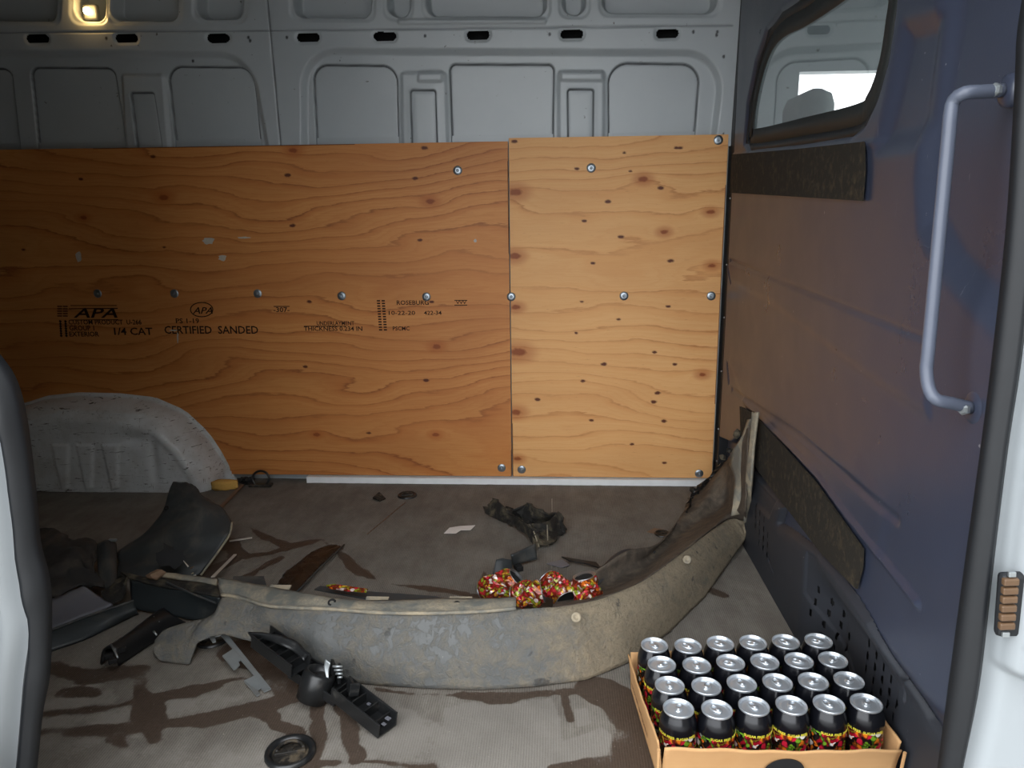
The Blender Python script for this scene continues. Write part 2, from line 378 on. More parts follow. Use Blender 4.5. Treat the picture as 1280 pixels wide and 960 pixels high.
# ------------------------------------------------------------------ setting: ground, shell
def slab(name, lo, hi, mat, parent=None, kind='structure'):
    bm = bmesh.new(); c = [(a+b)/2 for a, b in zip(lo, hi)]; box(bm, c, [b-a for a, b in zip(lo, hi)])
    o = obj(name, bm, mat, parent)
    if not parent and kind: o['kind'] = kind
    return o
slab('light_block_wall', (3.0, -9, -.6), (3.2, .3, 4.6), M['outer'])  # unseen wall added to cut sky light, so the plywood darkens leftwards
slab('ground', (-15, -15, -.62), (15, 15, -.60), M['ground'])
XL, XR, YN, ZC = -2.7, 1.95, .88, 1.88
# floor with wet streaks and dried mud
def fxy(px, py): p = at(px, py, z=0); return (p.x, p.y)
gx = np.arange(-1.75, .64, .0055); gy = np.arange(.97, D+.03, .0055); X, Y = np.meshgrid(gx, gy, indexing='ij')
wetl = [([(291, 655), (314, 661), (330, 671), (356, 682)], .016), ([(255, 725), (267, 711), (302, 697), (333, 692), (361, 684), (403, 674), (419, 688), (447, 714), (479, 729), (533, 735), (568, 741), (610, 748)], .016),
        ([(305, 722), (328, 709), (349, 697)], .010), ([(284, 676), (300, 693)], .030), ([(180, 873), (233, 862), (291, 850), (339, 846), (352, 860)], .020),
        ([(55, 915), (175, 912), (260, 899), (326, 883), (382, 865)], .017), ([(326, 890), (345, 905), (376, 918)], .014), ([(396, 860), (398, 889), (400, 921), (385, 955)], .024),
        ([(420, 880), (435, 900), (445, 947)], .026), ([(398, 953), (472, 952), (540, 960)], .012), ([(75, 867), (117, 865)], .018), ([(170, 840), (175, 858), (185, 895), (192, 925)], .028),
        ([(55, 892), (135, 885), (175, 875), (245, 865), (312, 850)], .012), ([(145, 922), (175, 945)], .016), ([(470, 862), (520, 868), (640, 872), (760, 860)], .014),
        ([(60, 835), (120, 845), (175, 838)], .035), ([(745, 862), (775, 880), (800, 940), (800, 985)], .05), ([(690, 960), (760, 952)], .012), ([(705, 868), (712, 900)], .014),
        ([(300, 815), (350, 835), (420, 860)], .05), ([(820, 665), (832, 670)], .008), ([(880, 735), (905, 745)], .018), ([(600, 700), (608, 726)], .008)]
wn = fbm(X*9, Y*9, 3, 4); wet = np.zeros(X.shape)
for pl, w in wetl:
    d = sdline(X, Y, [fxy(*p) for p in pl])+.026*wn+.004*fbm(X*60, Y*60, 8, 2)
    wet = np.maximum(wet, smooth(w+.006, w-.010, d)*(.75+.5*fbm(X*12, Y*12, 44, 3)))
near = smooth(1.50, 1.30, Y+.25*wn)*smooth(.10, -.06, X+.10*wn)
pat = [([(545, 880), (620, 872), (695, 868), (705, 900), (705, 925), (755, 905), (770, 920), (755, 945), (690, 965), (560, 975)], 1), ([(712, 886), (738, 880), (742, 905), (720, 912)], 1),
       ([(770, 880), (778, 895), (776, 905), (768, 900)], 1)]
dust = near*(.62+.8*fbm(X*7, Y*7, 33, 4)+.25*fbm(X*30, Y*30, 34, 3))
for pl, s in pat: dust = np.maximum(dust, .9*smooth(.012, -.012, sdpoly(X, Y, [fxy(*p) for p in pl])+.02*wn))
brown = smooth(-.12, .10, X)*smooth(1.45, 1.25, Y)
dust = np.clip(dust*(1-.0*brown)+.35*fbm(X*5, Y*5, 12, 4)*(Y < 1.7), 0, 1)*(1-wet)
Z = .0015*fbm(X*25, Y*25, 5, 2)
fl = mk('floor', np.stack([X, Y, Z], -1).reshape(-1, 3), gridfaces(*X.shape), M['floor'], None, True, {'wet': wet, 'dust': dust}); fl['kind'] = 'structure'
slab('subfloor', (XL, YN, -.06), (XR, D+.08, -.004), M['floor'], fl)
ce = slab('ceiling', (XL, YN-.03, ZC), (XR, D+.1, ZC+.04), M['paint'])
# near side: closed panel left of the door opening, header above, cab door side
wf = slab('wall_near', (XL, YN-.05, -.3), (-.80, YN, ZC), M['white'])
slab('header', (-.80, YN-.05, 1.60), (XR, YN, ZC), M['white'], wf)
slab('cab_side', (.80, YN-.05, -.3), (XR, YN, 1.60), M['white'], wf)
slab('sill', (-.80, YN-.05, -.3), (.80, YN+.12, -.008), M['rubber'], wf)
slab('wall_left', (XL-.04, YN, 0), (XL, D+.08, ZC), M['paint'])
# ------------------------------------------------------------------ far wall: pressed sheet metal above the boards
gx = np.arange(-2.42, .60, .0029); gz = np.arange(1.19, 1.79, .0029); X, Z = np.meshgrid(gx, gz, indexing='ij')
off = np.zeros(X.shape); seam = np.zeros(X.shape)
def quad(x0t, x1t, yt, x0b, x1b, yb=178): return [wz(x0t, yt), wz(x1t, yt), wz(x1b, yb), wz(x0b, yb)]
def press(poly, depth, r, w=.012, groove=.0):
    global off, seam
    s = rpoly(X, Z, poly, r); off += depth*smooth(w, -w, s)
    if groove: off += groove*smooth(.0045, .0005, abs(s)); seam = np.maximum(seam, .9*smooth(.0040, .0010, abs(s)))  # crevice shade painted as a dark line round each grooved recess
press(quad(-160, 314, 66, -150, 336, 230), .020, .12, .012)
press(quad(374, 903, 64, 382, 890, 230), .020, .12, .012)
for q, r in ((quad(-110, 6, 84, -95, 22, 230), .03), (quad(31, 137, 83, 46, 158, 230), .03), (quad(204, 312, 82, 220, 326, 230), .05), (quad(388, 493, 80, 396, 497, 230), .05),
             (quad(561, 692, 79, 566, 690, 230), .02), (quad(762, 876, 78, 762, 866, 230), .06)):
    press(q, .010, r, .005, .006)
for q in (quad(160, 189, 115, 172, 204, 230), quad(512, 543, 112, 515, 546, 230), quad(710, 742, 111, 711, 741, 230)):
    press(q, -.004, .01, .02); press(q, .012, .008, .004, .006)
for q in (quad(148, 201, 92, 155, 210, 230), quad(500, 556, 90, 502, 560, 230), quad(698, 756, 89, 699, 755, 230)): press(q, -.010, .012, .008)
for q in (quad(522, 552, 88, 522, 552, 101), quad(701, 754, 88, 701, 754, 100)): press(q, -.008, .006, .006)
for x0, x1, b in ((-60, 70, 24), (92, 129, 24), (138, 222, 24), (245, 303, 22), (366, 463, 20), (483, 510, 19), (531, 682, 18), (702, 731, 16), (752, 895, 14)):
    press([wz(x0, -70), wz(x1, -70), wz(x1-1, b), wz(x0+3, b)], .060, .03, .007); press([wz(x0-6, -80), wz(x1+6, -80), wz(x1+6, b+6), wz(x0-3, b+6)], .004, .03, .006)
off += .004*smooth(.004, .0005, sdline(X, Z, [wz(-200, 42), wz(340, 38), wz(916, 31)]))
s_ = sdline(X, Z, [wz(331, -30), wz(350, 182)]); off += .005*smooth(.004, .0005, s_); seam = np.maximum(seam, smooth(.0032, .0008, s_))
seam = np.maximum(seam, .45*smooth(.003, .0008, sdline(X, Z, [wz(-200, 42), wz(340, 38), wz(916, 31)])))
off -= .006*smooth(.012, .002, sdline(X, Z, [wz(500, 27), wz(680, 26)]))
off += .0012*fbm(X*6, Z*6, 3, 3)
slot = np.full(X.shape, 1.)
for cx, cy in ((45.5, 48), (157, 47.5), (272, 47.5), (384.5, 46.5), (480.5, 45), (597.5, 43.5), (715, 42.5), (834.5, 41.5)):
    a, b = wz(cx-9, cy), wz(cx+9, cy-.4); s = sdline(X, Z, [a, b])-.0135; slot = np.minimum(slot, s)
    off += .004*smooth(.010, .0, s)
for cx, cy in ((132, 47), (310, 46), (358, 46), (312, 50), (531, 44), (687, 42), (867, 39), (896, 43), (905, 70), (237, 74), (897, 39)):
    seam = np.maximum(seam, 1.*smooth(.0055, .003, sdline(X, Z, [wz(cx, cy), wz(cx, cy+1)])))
Yw = D+.004+off-LEAN*np.maximum(Z-ZT, 0)
cs = (slot[:-1, :-1]+slot[1:, 1:]+slot[1:, :-1]+slot[:-1, 1:])/4
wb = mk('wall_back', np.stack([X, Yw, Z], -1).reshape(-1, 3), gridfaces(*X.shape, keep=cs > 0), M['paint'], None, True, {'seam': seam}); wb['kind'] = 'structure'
slab('outer_skin', (XL, D+.075, -.1), (.62, D+.09, ZC), M['black'], wb)
slab('lower_skin', (XL, D+.03, -.1), (.585, D+.05, 1.24), M['paint'], wb)
slab('roof_rail', (XL, D-.075, 1.775), (.62, D+.07, 1.9), M['paint'], wb)
slab('rear_skin', (XL, D-.02, 1.2), (-2.41, D+.05, 1.9), M['paint'], wb)
slab('trim_1', (-.93, D-.022, .0), (.57, D+.02, .0225), M['strip'])
# dark post between boards and partition
ps = slab('trim_2', (.583, D-.045, 0), (.64, D+.05, ZC), M['rubber'])
for z in (.10, .22, .43, .62, .8, 1.02): 
    bm = bmesh.new(); bmesh.ops.create_uvsphere(bm, u_segments=10, v_segments=6, radius=.004); bmesh.ops.translate(bm, vec=(.583, D-.03, z), verts=bm.verts); obj('rivet', bm, M['zinc'], ps, True)
# ------------------------------------------------------------------ plywood boards
def arch_top(x):                           # outline of the wheel arch on the wall
    pts = [wz(*p) for p in ((5, 560), (20, 523), (33, 503), (60, 494), (100, 490), (150, 491), (195, 496), (232, 512), (262, 540), (283, 572), (297, 603))]
    return np.interp(x, [p[0] for p in pts], [p[1] for p in pts], left=0, right=-1)
knotsL = [(367, 188, 7), (531, 185, 5), (519, 223, 5), (538, 252, 7), (366, 282, 5), (525, 300, 4), (546, 433, 7), (382, 458, 4), (396, 543, 6), (545, 543, 6), (461, 541, 4), (533, 475, 5),
          (105, 272, 6), (102, 224, 4), (360, 219, 5), (206, 309, 3), (387, 377, 4), (540, 377, 4), (205, 247, 8), (30, 312, 4), (192, 196, 5)]
knotsR = [(845, 185, 4), (850, 185, 4), (780, 191, 3), (721, 211, 4), (788, 214, 3), (825, 235, 5), (760, 252, 5), (888, 265, 6), (730, 276, 4), (776, 296, 5), (830, 290, 6), (741, 329, 4), (838, 326, 5), (890, 332, 6), (835, 383, 4),
          (727, 377, 3), (773, 399, 4), (720, 416, 3), (818, 440, 4), (755, 455, 5), (843, 455, 4), (878, 468, 6), (728, 476, 4), (822, 491, 5), (817, 502, 5), (672, 499, 5), (830, 526, 5), (739, 525, 4), (790, 555, 4), (830, 578, 4), (645, 240, 10), (643, 320, 9), (645, 384, 7), (648, 440, 12), (645, 515, 9), (647, 573, 6), (643, 177, 5), (804, 224, 7)]
def plysheet(name, x0, x1, z0, z1, knots, mat, label, seed, fz, cut=None, g=.0042):
    gx = np.linspace(x0, x1, int((x1-x0)/g)+1); gz = np.linspace(z0, z1, int((z1-z0)/g)+1); X, Z = np.meshgrid(gx, gz, indexing='ij')
    zz = Z+.060*fbm(X*1.3+seed, Z*3.2, seed, 3)+.012*fbm(X*6, Z*14, seed+5, 3)
    field = zz*fz+3.6*fbm(X*1.0+3, Z*3.0, seed+8, 3)
    kn = np.zeros(X.shape); st = np.zeros(X.shape)
    for kx, ky, s in knots:
        a, b = wz(kx, ky); R = s*.0029*.55; dx, dz = X-a, Z-b
        q = np.hypot(dx/1.7, dz*1.15)/R; kn = np.maximum(kn, smooth(1.25, .3, q+.3*fbm(X*120, Z*120, 2, 2)))
        st = np.maximum(st, .55*smooth(3.0, .9, np.hypot(dx/1.6, dz)/R)*(s > 5))
        field += (.45 if s > 5 else .12)*np.exp(-((dx/(R*7))**2+(dz/(R*2.5))**2))*np.sign(math.sin(kx*7.3+ky))
    keep = None
    if cut is not None:
        top = cut(X); Zc = np.where(Z < top-.004, 1., 0.); c = (Zc[:-1, :-1]+Zc[1:, 1:]+Zc[1:, :-1]+Zc[:-1, 1:]); keep = c < 4
    root = empty(name, ((x0+x1)/2, D, z0), label, 'plywood board', group=None)
    Yf = D-.004+.0012*fbm(X*2, Z*2, seed, 2)
    o = mk('board_face', np.stack([X, Yf, Z], -1).reshape(-1, 3), gridfaces(*X.shape, keep=keep)[:, ::-1], mat, None, True, {'field': field, 'knot': kn, 'stain': st}); adopt(o, root)
    bm = bmesh.new()
    for c, s in ((((x0+x1)/2, D, z1-.0015), (x1-x0, .0075, .003)), ((x1-.0012, D, (z0+z1)/2), (.0024, .0075, z1-z0)), ((x0+.0012, D, (z0+z1)/2), (.0024, .0075, z1-z0))): box(bm, c, s)
    adopt(obj('board_edge', bm, M['ply_edge']), root)
    return root
xs = wz(638, 380)[0]
# left board reaches out of frame
plyL = plysheet('plywood_board', -2.40, xs-.0022, .026, ZT-.010, knotsL, M['ply_l'], 'long orange plywood board with black grade stamps and wavy grain', 4, 17, arch_top)
plyR = plysheet('plywood_board', xs+.0015, .5725, .026, ZT+.0005, knotsR, M['ply_r'], 'narrower pale plywood board with small dark knots, beside the partition', 21, 15)
# screws with washers
bmw = bmesh.new(); lathe(bmw, [(.0, .0018), (.0068, .0018), (.0146, .0013), (.0155, 0)], 18); me_w = bpy.data.meshes.new('washer'); bmw.to_mesh(me_w); bmw.free(); me_w.materials.append(M['zinc'])
bmw = bmesh.new(); lathe(bmw, [(0, .0025), (.0012, .0025), (.0018, .0044), (.0046, .0040), (.0056, .0018)], 14); me_s = bpy.data.meshes.new('screw'); bmw.to_mesh(me_s); bmw.free(); me_s.materials.append(M['zinc'])
for me in (me_w, me_s): me.polygons.foreach_set('use_smooth', [True]*len(me.polygons))
for px, py, root in ((572, 213, plyL), (122, 367, plyL), (218, 367, plyL), (322, 367, plyL), (427, 370, plyL), (533, 371, plyL), (627, 585, plyL), (739, 210, plyR), (898, 175, plyR), (639, 371, plyR),
                     (780, 370, plyR), (889, 370, plyR), (652, 587, plyR), (874, 592, plyR)):
    p = at(px, py, y=D-.005); rot = Matrix.Rotation(math.pi/2, 4, 'X')
    w = bpy.data.objects.new('washer', me_w); COL.objects.link(w); w.parent = root; w.matrix_local = Matrix.Translation(p-root.location) @ rot
    s = bpy.data.objects.new('screw', me_s); COL.objects.link(s); s.parent = w; s.rotation_euler = (0, 0, px*.7)
# paint spots on the left board
for px, py, sx, sy, n in ((260, 301, 8, 5, 0), (278, 322, 5, 4, 1), (98, 321, 4, 7, 2), (305, 297, 8, 1.2, 3), (594, 301, 2, 2, 4), (222, 421, 1, 7, 5), (217, 413, 5, 1, 6)):
    bm = bmesh.new(); pts = []
    for a in range(14):
        t = a*math.tau/14; r = .7+.5*random.random(); q = at(px+sx*r*math.cos(t), py+sy*r*math.sin(t), y=D-.0058); pts.append((q.x, q.z))
    prism(bm, pts, D-.0035, D-.0060, None)
    for v in bm.verts: v.co = Vector((v.co.x, v.co.z, v.co.y))
    bmesh.ops.recalc_face_normals(bm, faces=bm.faces); adopt(obj('paint_spot', bm, M['stick']), plyL)
def text_mesh(body, size):
    cu = bpy.data.curves.new('t', 'FONT'); cu.body = body; cu.size = size; cu.extrude = .0002; cu.offset = size*.014; cu.resolution_u = 2
    o = bpy.data.objects.new('t', cu); COL.objects.link(o); bpy.context.view_layer.update()
    me = bpy.data.meshes.new_from_object(o.evaluated_get(bpy.context.evaluated_depsgraph_get())); bpy.data.objects.remove(o); return me
def stamp(body, x0, yb, x1, hpx, bold=0, shear=0):      # text whose left end is (x0, yb) and right end x1, hpx letter height
    a = at(x0, yb, y=D-.006); b = at(x1, yb, y=D-.006); t = at(x0, yb-hpx, y=D-.006)
    me = text_mesh(body, 1); co = np.array([v.co[:] for v in me.vertices]); w = co[:, 0].max()-co[:, 0].min(); h = max(co[:, 1].max(), .6)
    co[:, 0] = (co[:, 0]-co[:, 0].min())/w*(b.x-a.x)+shear*co[:, 1]/h*(t.z-a.z); co[:, 1] = co[:, 1]/h*(t.z-a.z)
    V = np.stack([a.x+co[:, 0], D-.0056-co[:, 2], a.z+co[:, 1]+co[:, 0]*(b.z-a.z)/(b.x-a.x)], -1)
    me.vertices.foreach_set('co', V.ravel()); me.materials.clear(); me.materials.append(M['ink'])
    o = bpy.data.objects.new('grade_stamp', me); COL.objects.link(o); adopt(o, plyL)
    return o
for a in (('APA', 92, 397, 147, 12, 0, .5), ('CUSTOM PRODUCT  U-266', 86, 405.5, 177, 6), ('GROUP 1', 87, 413, 118, 6), ('EXTERIOR', 87, 420.5, 124, 6), ('1/4 CAT', 143, 418.5, 191, 9), ('CERTIFIED  SANDED', 206, 417, 323, 9.5),
          ('PS 1-19', 220, 404, 249, 6), ('APA', 241, 392, 266, 8, 0, .4), ('-307-', 342, 390, 362, 6), ('UNDERLAYMENT', 396, 406.5, 443, 5), ('THICKNESS 0.234 IN', 380, 413.5, 453, 5.5),
          ('ROSEBURG', 496, 381, 536, 5.5), ('10-22-20', 486, 393.5, 519, 5), ('422-34', 530, 393.5, 552, 5), ('PSCMC', 491, 413, 512, 5), ('VVV', 570, 380, 583, 4)): stamp(*a)
bm = bmesh.new()
def bar(x0, y0, x1, y1, w):
    a, b = at(x0, y0, y=D-.0058), at(x1, y1, y=D-.0058); d = (b-a); n = Vector((-d.z, 0, d.x)).normalized()*w*.00145
    vs = [bm.verts.new(v+Vector((0, e, 0))) for e in (0, .0006) for v in (a+n, b+n, b-n, a-n)]
    for f in ((0, 1, 2, 3), (7, 6, 5, 4), (0, 4, 5, 1), (1, 5, 6, 2), (2, 6, 7, 3), (3, 7, 4, 0)): bm.faces.new([vs[i] for i in f])
bar(88, 382, 146, 382, 1); bar(86, 386, 147, 385.5, 1.2); bar(89, 400, 148, 399.6, 1)
for x in (71.5, 78.5): 
    for y in (383, 386, 389, 392, 395): bar(x, y, x+6, y, 1.4)
for x in (74, 80.5):
    for k_ in range(7): bar(x+k_*.2, 401+k_*3, x+k_*.2+2.5, 402.5+k_*3, 2.6)
for x in (471, 477):
    for k_ in range(12): bar(x+k_*.25, 376+k_*3.3, x+k_*.25+4, 376+k_*3.3, 1.7)
bar(568, 375.5, 584, 375.5, 1); bar(568, 381.5, 584, 381.5, 1); bar(380, 407.8, 432, 407.8, .9); bar(342, 383, 362, 383, 1)
for a in range(24):
    t, u = a*math.tau/24, (a+1)*math.tau/24; bar(252+14*math.cos(t), 387+9*math.sin(t), 252+14*math.cos(u), 387+9*math.sin(u), 1.2)
bmesh.ops.recalc_face_normals(bm, faces=bm.faces); o = obj('stamp_lines', bm, M['ink']); adopt(o, plyL); o['kind'] = 'stuff'
# ------------------------------------------------------------------ wheel arch
n = 300; x0a, x1a = wz(5, 560)[0]-.02, wz(297, 603)[0]; ax_ = np.linspace(x0a-.45, x1a, n); tops = arch_top(np.clip(ax_, x0a+.03, 9)); tops = np.where(ax_ < wz(33, 503)[0], np.maximum(tops, wz(60, 494)[1]-.3*(wz(60, 494)[0]-ax_)), tops)
tops = np.maximum(tops, .012)
nv = 150; U, V_ = np.meshgrid(ax_, np.linspace(0, 1, nv), indexing='ij'); Za = V_*tops[:, None]
poly = [(x0a-.6, -.6)]+[(a, t) for a, t in zip(ax_[::6], tops[::6])]+[(x1a, -.6)]
sd = np.maximum(-sdpoly(U, Za, poly), 0); P_ = .135
dep = .006*smooth(0, .003, sd)+(P_-.006)*np.sqrt(np.clip(1-(1-np.clip((sd-.012)/.075, 0, 1))**2, 0, 1))
dep *= 1-.25*smooth(.30, .42, Za*1.0)*0
ap = lambda px, py: (lambda p: (p.x, p.z))(at(px, py, y=D-.125))
for px in (68, 98, 130):                                    # pressed ribs
    dep += .010*smooth(.004, -.006, sdpoly(U, Za, [ap(px, 554), ap(px+22, 554), ap(px+21, 608), ap(px+13, 611)]))
s = sdline(U, Za, [wz(42, 540), wz(62, 515), wz(105, 502), (wz(200, 508))]); dep += .005*smooth(.010, .002, s)
dent = np.exp(-(((U-ap(165, 548)[0])/.05)**2+((Za-ap(165, 548)[1])/.022)**2)); dep -= .022*dent; dep += .005*smooth(.030, .004, sdline(U, Za, [ap(196, 540), ap(222, 562), ap(250, 606)]))
dep -= .010*np.exp(-(((U-wz(215, 560)[0])/.02)**2+((Za-wz(215, 560)[1])/.09)**2)); dep += .0035*fbm(U*9, Za*9, 6, 3)*(sd > .01)
dep = np.maximum(dep, -.0)
wa = mk('wheel_arch', np.stack([U, D-.003-dep, Za], -1).reshape(-1, 3), gridfaces(n, nv)[:, ::-1], M['arch'])
tag(wa, 'scuffed white metal wheel arch with three pressed ribs, against the plywood', 'wheel arch')
# ------------------------------------------------------------------ partition (right)
gy = np.arange(.93, 2.662, .005); gz = np.arange(0, 1.87, .005); Yp, Zp = np.meshgrid(gy, gz, indexing='ij')
pr = np.zeros(Yp.shape)                                      # protrusion towards the load space
winp = [pz(*p) for p in ((930, 176), (936, 184), (1000, 175), (1062, 164), (1078, 150), (1092, 120), (1104, 78), (1113, 20), (1117, -25), (1100, -60), (1068, -48), (1035, -22), (1003, 2), (974, 20), (957, 42), (944, 80), (934, 130))]
sw = sdpoly(Yp, Zp, winp)
pr -= .012*smooth(.02, .0, sw)
pocket = [pz(*p) for p in ((1182, -60), (1174, 40), (1158, 140), (1150, 220), (1153, 280), (1180, 333), (1228, 385), (1262, 420), (1400, 420), (1400, -80))]
sp_ = sdpoly(Yp, Zp, pocket); pr -= .022*smooth(.03, -.03, sp_)
pr -= .016*smooth(.030, -.02, sdpoly(Yp, Zp, [pz(*p) for p in ((1128, 40), (1165, 30), (1150, 150), (1140, 170), (1098, 178), (1112, 120))]))
def groove(pts, w, d):
    global pr
    pr += d*smooth(w, w*.25, sdline(Yp, Zp, [pz(*p) for p in pts]))
def step(pts, d, w=.006):                                     # polygon raised by d
    global pr
    pr += d*smooth(w, -w, sdpoly(Yp, Zp, [pz(*p) for p in pts]))
groove([(912, 326), (960, 345), (1060, 385), (1160, 425)], .007, -.005)
step([(905, 326), (960, 345), (1060, 385), (1160, 425), (1160, 520), (1060, 450), (960, 375), (912, 352)], .004, .012)
groove([(909, 325), (913, 352)], .010, -.010); groove([(908, 455), (910, 478)], .010, -.010)
groove([(914, 487), (1000, 545), (1075, 610), (1120, 650)], .012, -.004)
step([(912, 452), (1000, 520), (1070, 575), (1110, 640), (1100, 697), (1022, 597), (929, 502)], .003, .02)
groove([(929, 500), (975, 545), (1022, 594), (1060, 645), (1100, 695), (1147, 755)], .010, .007)
groove([(1098, 178), (1060, 186), (985, 192), (915, 194)], .010, .004)
notch = [pz(*p) for p in ((870, 548), (893, 545), (912, 553), (926, 541), (938, 575), (938, 700), (870, 640))]
sn = sdpoly(Yp, Zp, notch); pr -= .030*smooth(.006, -.006, sn)
pr -= .030*smooth(2.62, 2.662, Yp)+.0012*fbm(Yp*5, Zp*5, 9, 3)
pr -= .05*smooth(1.02, .93, Yp)
def foot(Y_, Z_): return .048*smooth(1.64, 1.48, Y_)*smooth(.25, .15, Z_)
pr -= foot(Yp, Zp)
cw = (sw[:-1, :-1]+sw[1:, 1:])/2
wr = mk('wall_right', np.stack([XP-.004-pr+.006, Yp, Zp], -1).reshape(-1, 3), gridfaces(*Yp.shape, keep=cw > 0)[:, ::-1], M['part']); wr['kind'] = 'structure'
# lower vented panel, a moulding of its own
lowp = [pz(*p) for p in ((884, 607), (940, 583), (986, 634), (979, 654), (1000, 668), (1027, 690), (1050, 715), (1071, 743), (1091, 776), (1103, 805), (1114, 838), (1135, 896), (1165, 950), (1185, 1010), (1240, 1180))]
lowp = [p for p in lowp]+[(.93, -.05), (2.7, -.05)]
gy = np.arange(.95, 2.60, .0033); gz = np.arange(0.0005, .46, .0033); Yl, Zl = np.meshgrid(gy, gz, indexing='ij'); sl = sdpoly(Yl, Zl, lowp)
pl_ = .013*smooth(.004, -.012, sl)+.004*smooth(.0, -.03, sl)
pl_ -= .006*smooth(.010, -.006, sdpoly(Yl, Zl, [pz(*p) for p in ((945, 596), (975, 628), (968, 645), (944, 620))]))
pl_ -= .004*smooth(.006, -.006, sdpoly(Yl, Zl, [pz(*p) for p in ((1016, 690), (1027, 695), (1098, 850), (1098, 885), (1060, 880), (1012, 740))]))
pl_ -= .008*smooth(.005, .001, sdline(Yl, Zl, [pz(968, 700), pz(974, 715)]))+.008*smooth(.005, .001, sdline(Yl, Zl, [pz(1116, 846), pz(1109, 856), pz(1107, 875)]))
holes = np.full(Yl.shape, 1.)
def vent(p0, du, dv, nu_, nv_):
    global holes
    for i in range(nu_):
        for j in range(nv_):
            if (i == 0 and j == nv_-1) or (i == nu_-1 and j == 0): continue
            a = pz(p0[0]+du[0]*i+dv[0]*j, p0[1]+du[1]*i+dv[1]*j); b = (a[0], a[1]-.010); holes = np.minimum(holes, sdline(Yl, Zl, [a, b])-.0042)
vent((952, 631), (5.2, 8), (-.4, 12), 4, 4); vent((1021, 735), (7, 14.5), (-2.5, 14), 4, 4); vent((1063, 800), (8.6, 15), (-2, 16), 5, 4)
ch = (holes[:-1, :-1]+holes[1:, 1:]+holes[1:, :-1]+holes[:-1, 1:])/4; csl = (sl[:-1, :-1]+sl[1:, 1:])/2
lp = mk('lower_panel', np.stack([XP+.0015-pl_+foot(Yl, Zl), Yl, Zl], -1).reshape(-1, 3), gridfaces(*Yl.shape, keep=(ch > 0) & (csl < .002))[:, ::-1], M['part_low'], wr)
lb = [p for p in lowp]
# dark backing seen through the vents
for q in ((961, 656), (1029, 765), (1078, 835)):
    c_ = pz(*q); by, bz = np.meshgrid(np.linspace(c_[0]-.085, c_[0]+.085, 20), np.linspace(max(c_[1]-.065, .002), c_[1]+.06, 14), indexing='ij')
    mk('vent_backing', np.stack([XP-.0035+foot(by, bz), by, bz], -1).reshape(-1, 3), gridfaces(20, 14)[:, ::-1], M['black'], wr)
# hook strips
def strip(pts, name='hook_strip', th=.004):
    Q = [pz(*p) for p in pts]; bm = bmesh.new(); prism(bm, Q, 0, th)
    for v in bm.verts: v.co = Vector((XP-.004-v.co.z, v.co.x, v.co.y))
    bmesh.ops.recalc_face_normals(bm, faces=bm.faces); return obj(name, bm, M['hook'], wr)
strip(((917, 193), (1000, 186), (1084, 177), (1085, 215), (1082, 251), (1000, 246), (915, 241)), th=.003)
strip(((928, 508), (945, 516), (1022, 601), (1083, 686), (1082, 710), (1075, 736), (1030, 690), (985, 632), (942, 577), (930, 560)), th=.005)
# window in the partition
w1 = bpy.data.objects.new('window_1', None); COL.objects.link(w1); w1['kind'] = 'structure'; w1.location = (XP, sum(p[0] for p in winp)/len(winp), sum(p[1] for p in winp)/len(winp))
def shrink(poly, s):
    cx = sum(p[0] for p in poly)/len(poly); cy = sum(p[1] for p in poly)/len(poly); out = []
    for i, p in enumerate(poly):
        a = Vector(poly[i-1]); b = Vector(p); c = Vector(poly[(i+1) % len(poly)]); t = ((b-a).normalized()+(c-b).normalized()).normalized(); nrm = Vector((-t.y, t.x))
        if nrm.dot(Vector((cx, cy))-b) < 0: nrm = -nrm
        q = b+nrm*s; out.append((q.x, q.y))
    return out
wps = [tuple(v) for v in spl([Vector((*p, 0)) for p in winp+winp[:1]], 90)[:-1, :2]]
def band(A, B, xa, xb, name, mat, par):
    V = [(xa, *p) for p in A]+[(xb, *p) for p in B]; n_ = len(A); Fs = [(i, (i+1) % n_, n_+(i+1) % n_, n_+i) for i in range(n_)]
    o = mk(name, V, Fs, mat); adopt(o, par); return solid(o, .003)
wps0 = shrink(wps, -.012); in1 = shrink(wps, .010); in2 = shrink(wps, .052)
band(wps0, in1, XP+.009, XP+.0145, 'window_seal', M['rubber'], w1)
band(in1, in2, XP+.0145, XP+.0145, 'glass_border', M['frit'], w1)
bm = bmesh.new(); prism(bm, shrink(wps, .012), 0, .004)
for v in bm.verts: v.co = Vector((XP+.018+v.co.z, v.co.x, v.co.y))
bmesh.ops.recalc_face_normals(bm, faces=bm.faces); adopt(obj('glass_pane', bm, M['glass']), w1)
# cab beyond the window: side wall with its window opening, roof, seat with headrest
cab = slab('wall_front', (XR, YN, -.1), (XR+.04, D+.08, 1.0), M['cabp'])
slab('cab_lower_side', (.63, D+.02, -.1), (XR, D+.08, 1.08), M['cabp'], cab)
slab('door_pillar', (.63, D+.02, 1.08), (.80, D+.08, ZC), M['paint'], cab)
slab('cab_upper_side', (.80, D+.02, 1.42), (XR, D+.08, ZC), M['paint'], cab)
st_ = empty('driver_seat', (.75, 2.3, 0), 'grey cab seat with rounded headrest seen through the partition window', 'seat')
for nm, c, s in (('backrest', (.73, 2.30, .82), (.12, .48, .64)), ('headrest', (.72, 2.33, 1.23), (.10, .22, .15)), ('seat_base', (.95, 2.3, .32), (.5, .48, .18))):
    bm = bmesh.new(); box(bm, c, s, None, .04); adopt(obj(nm, bm, M['seat'], None, True), st_)
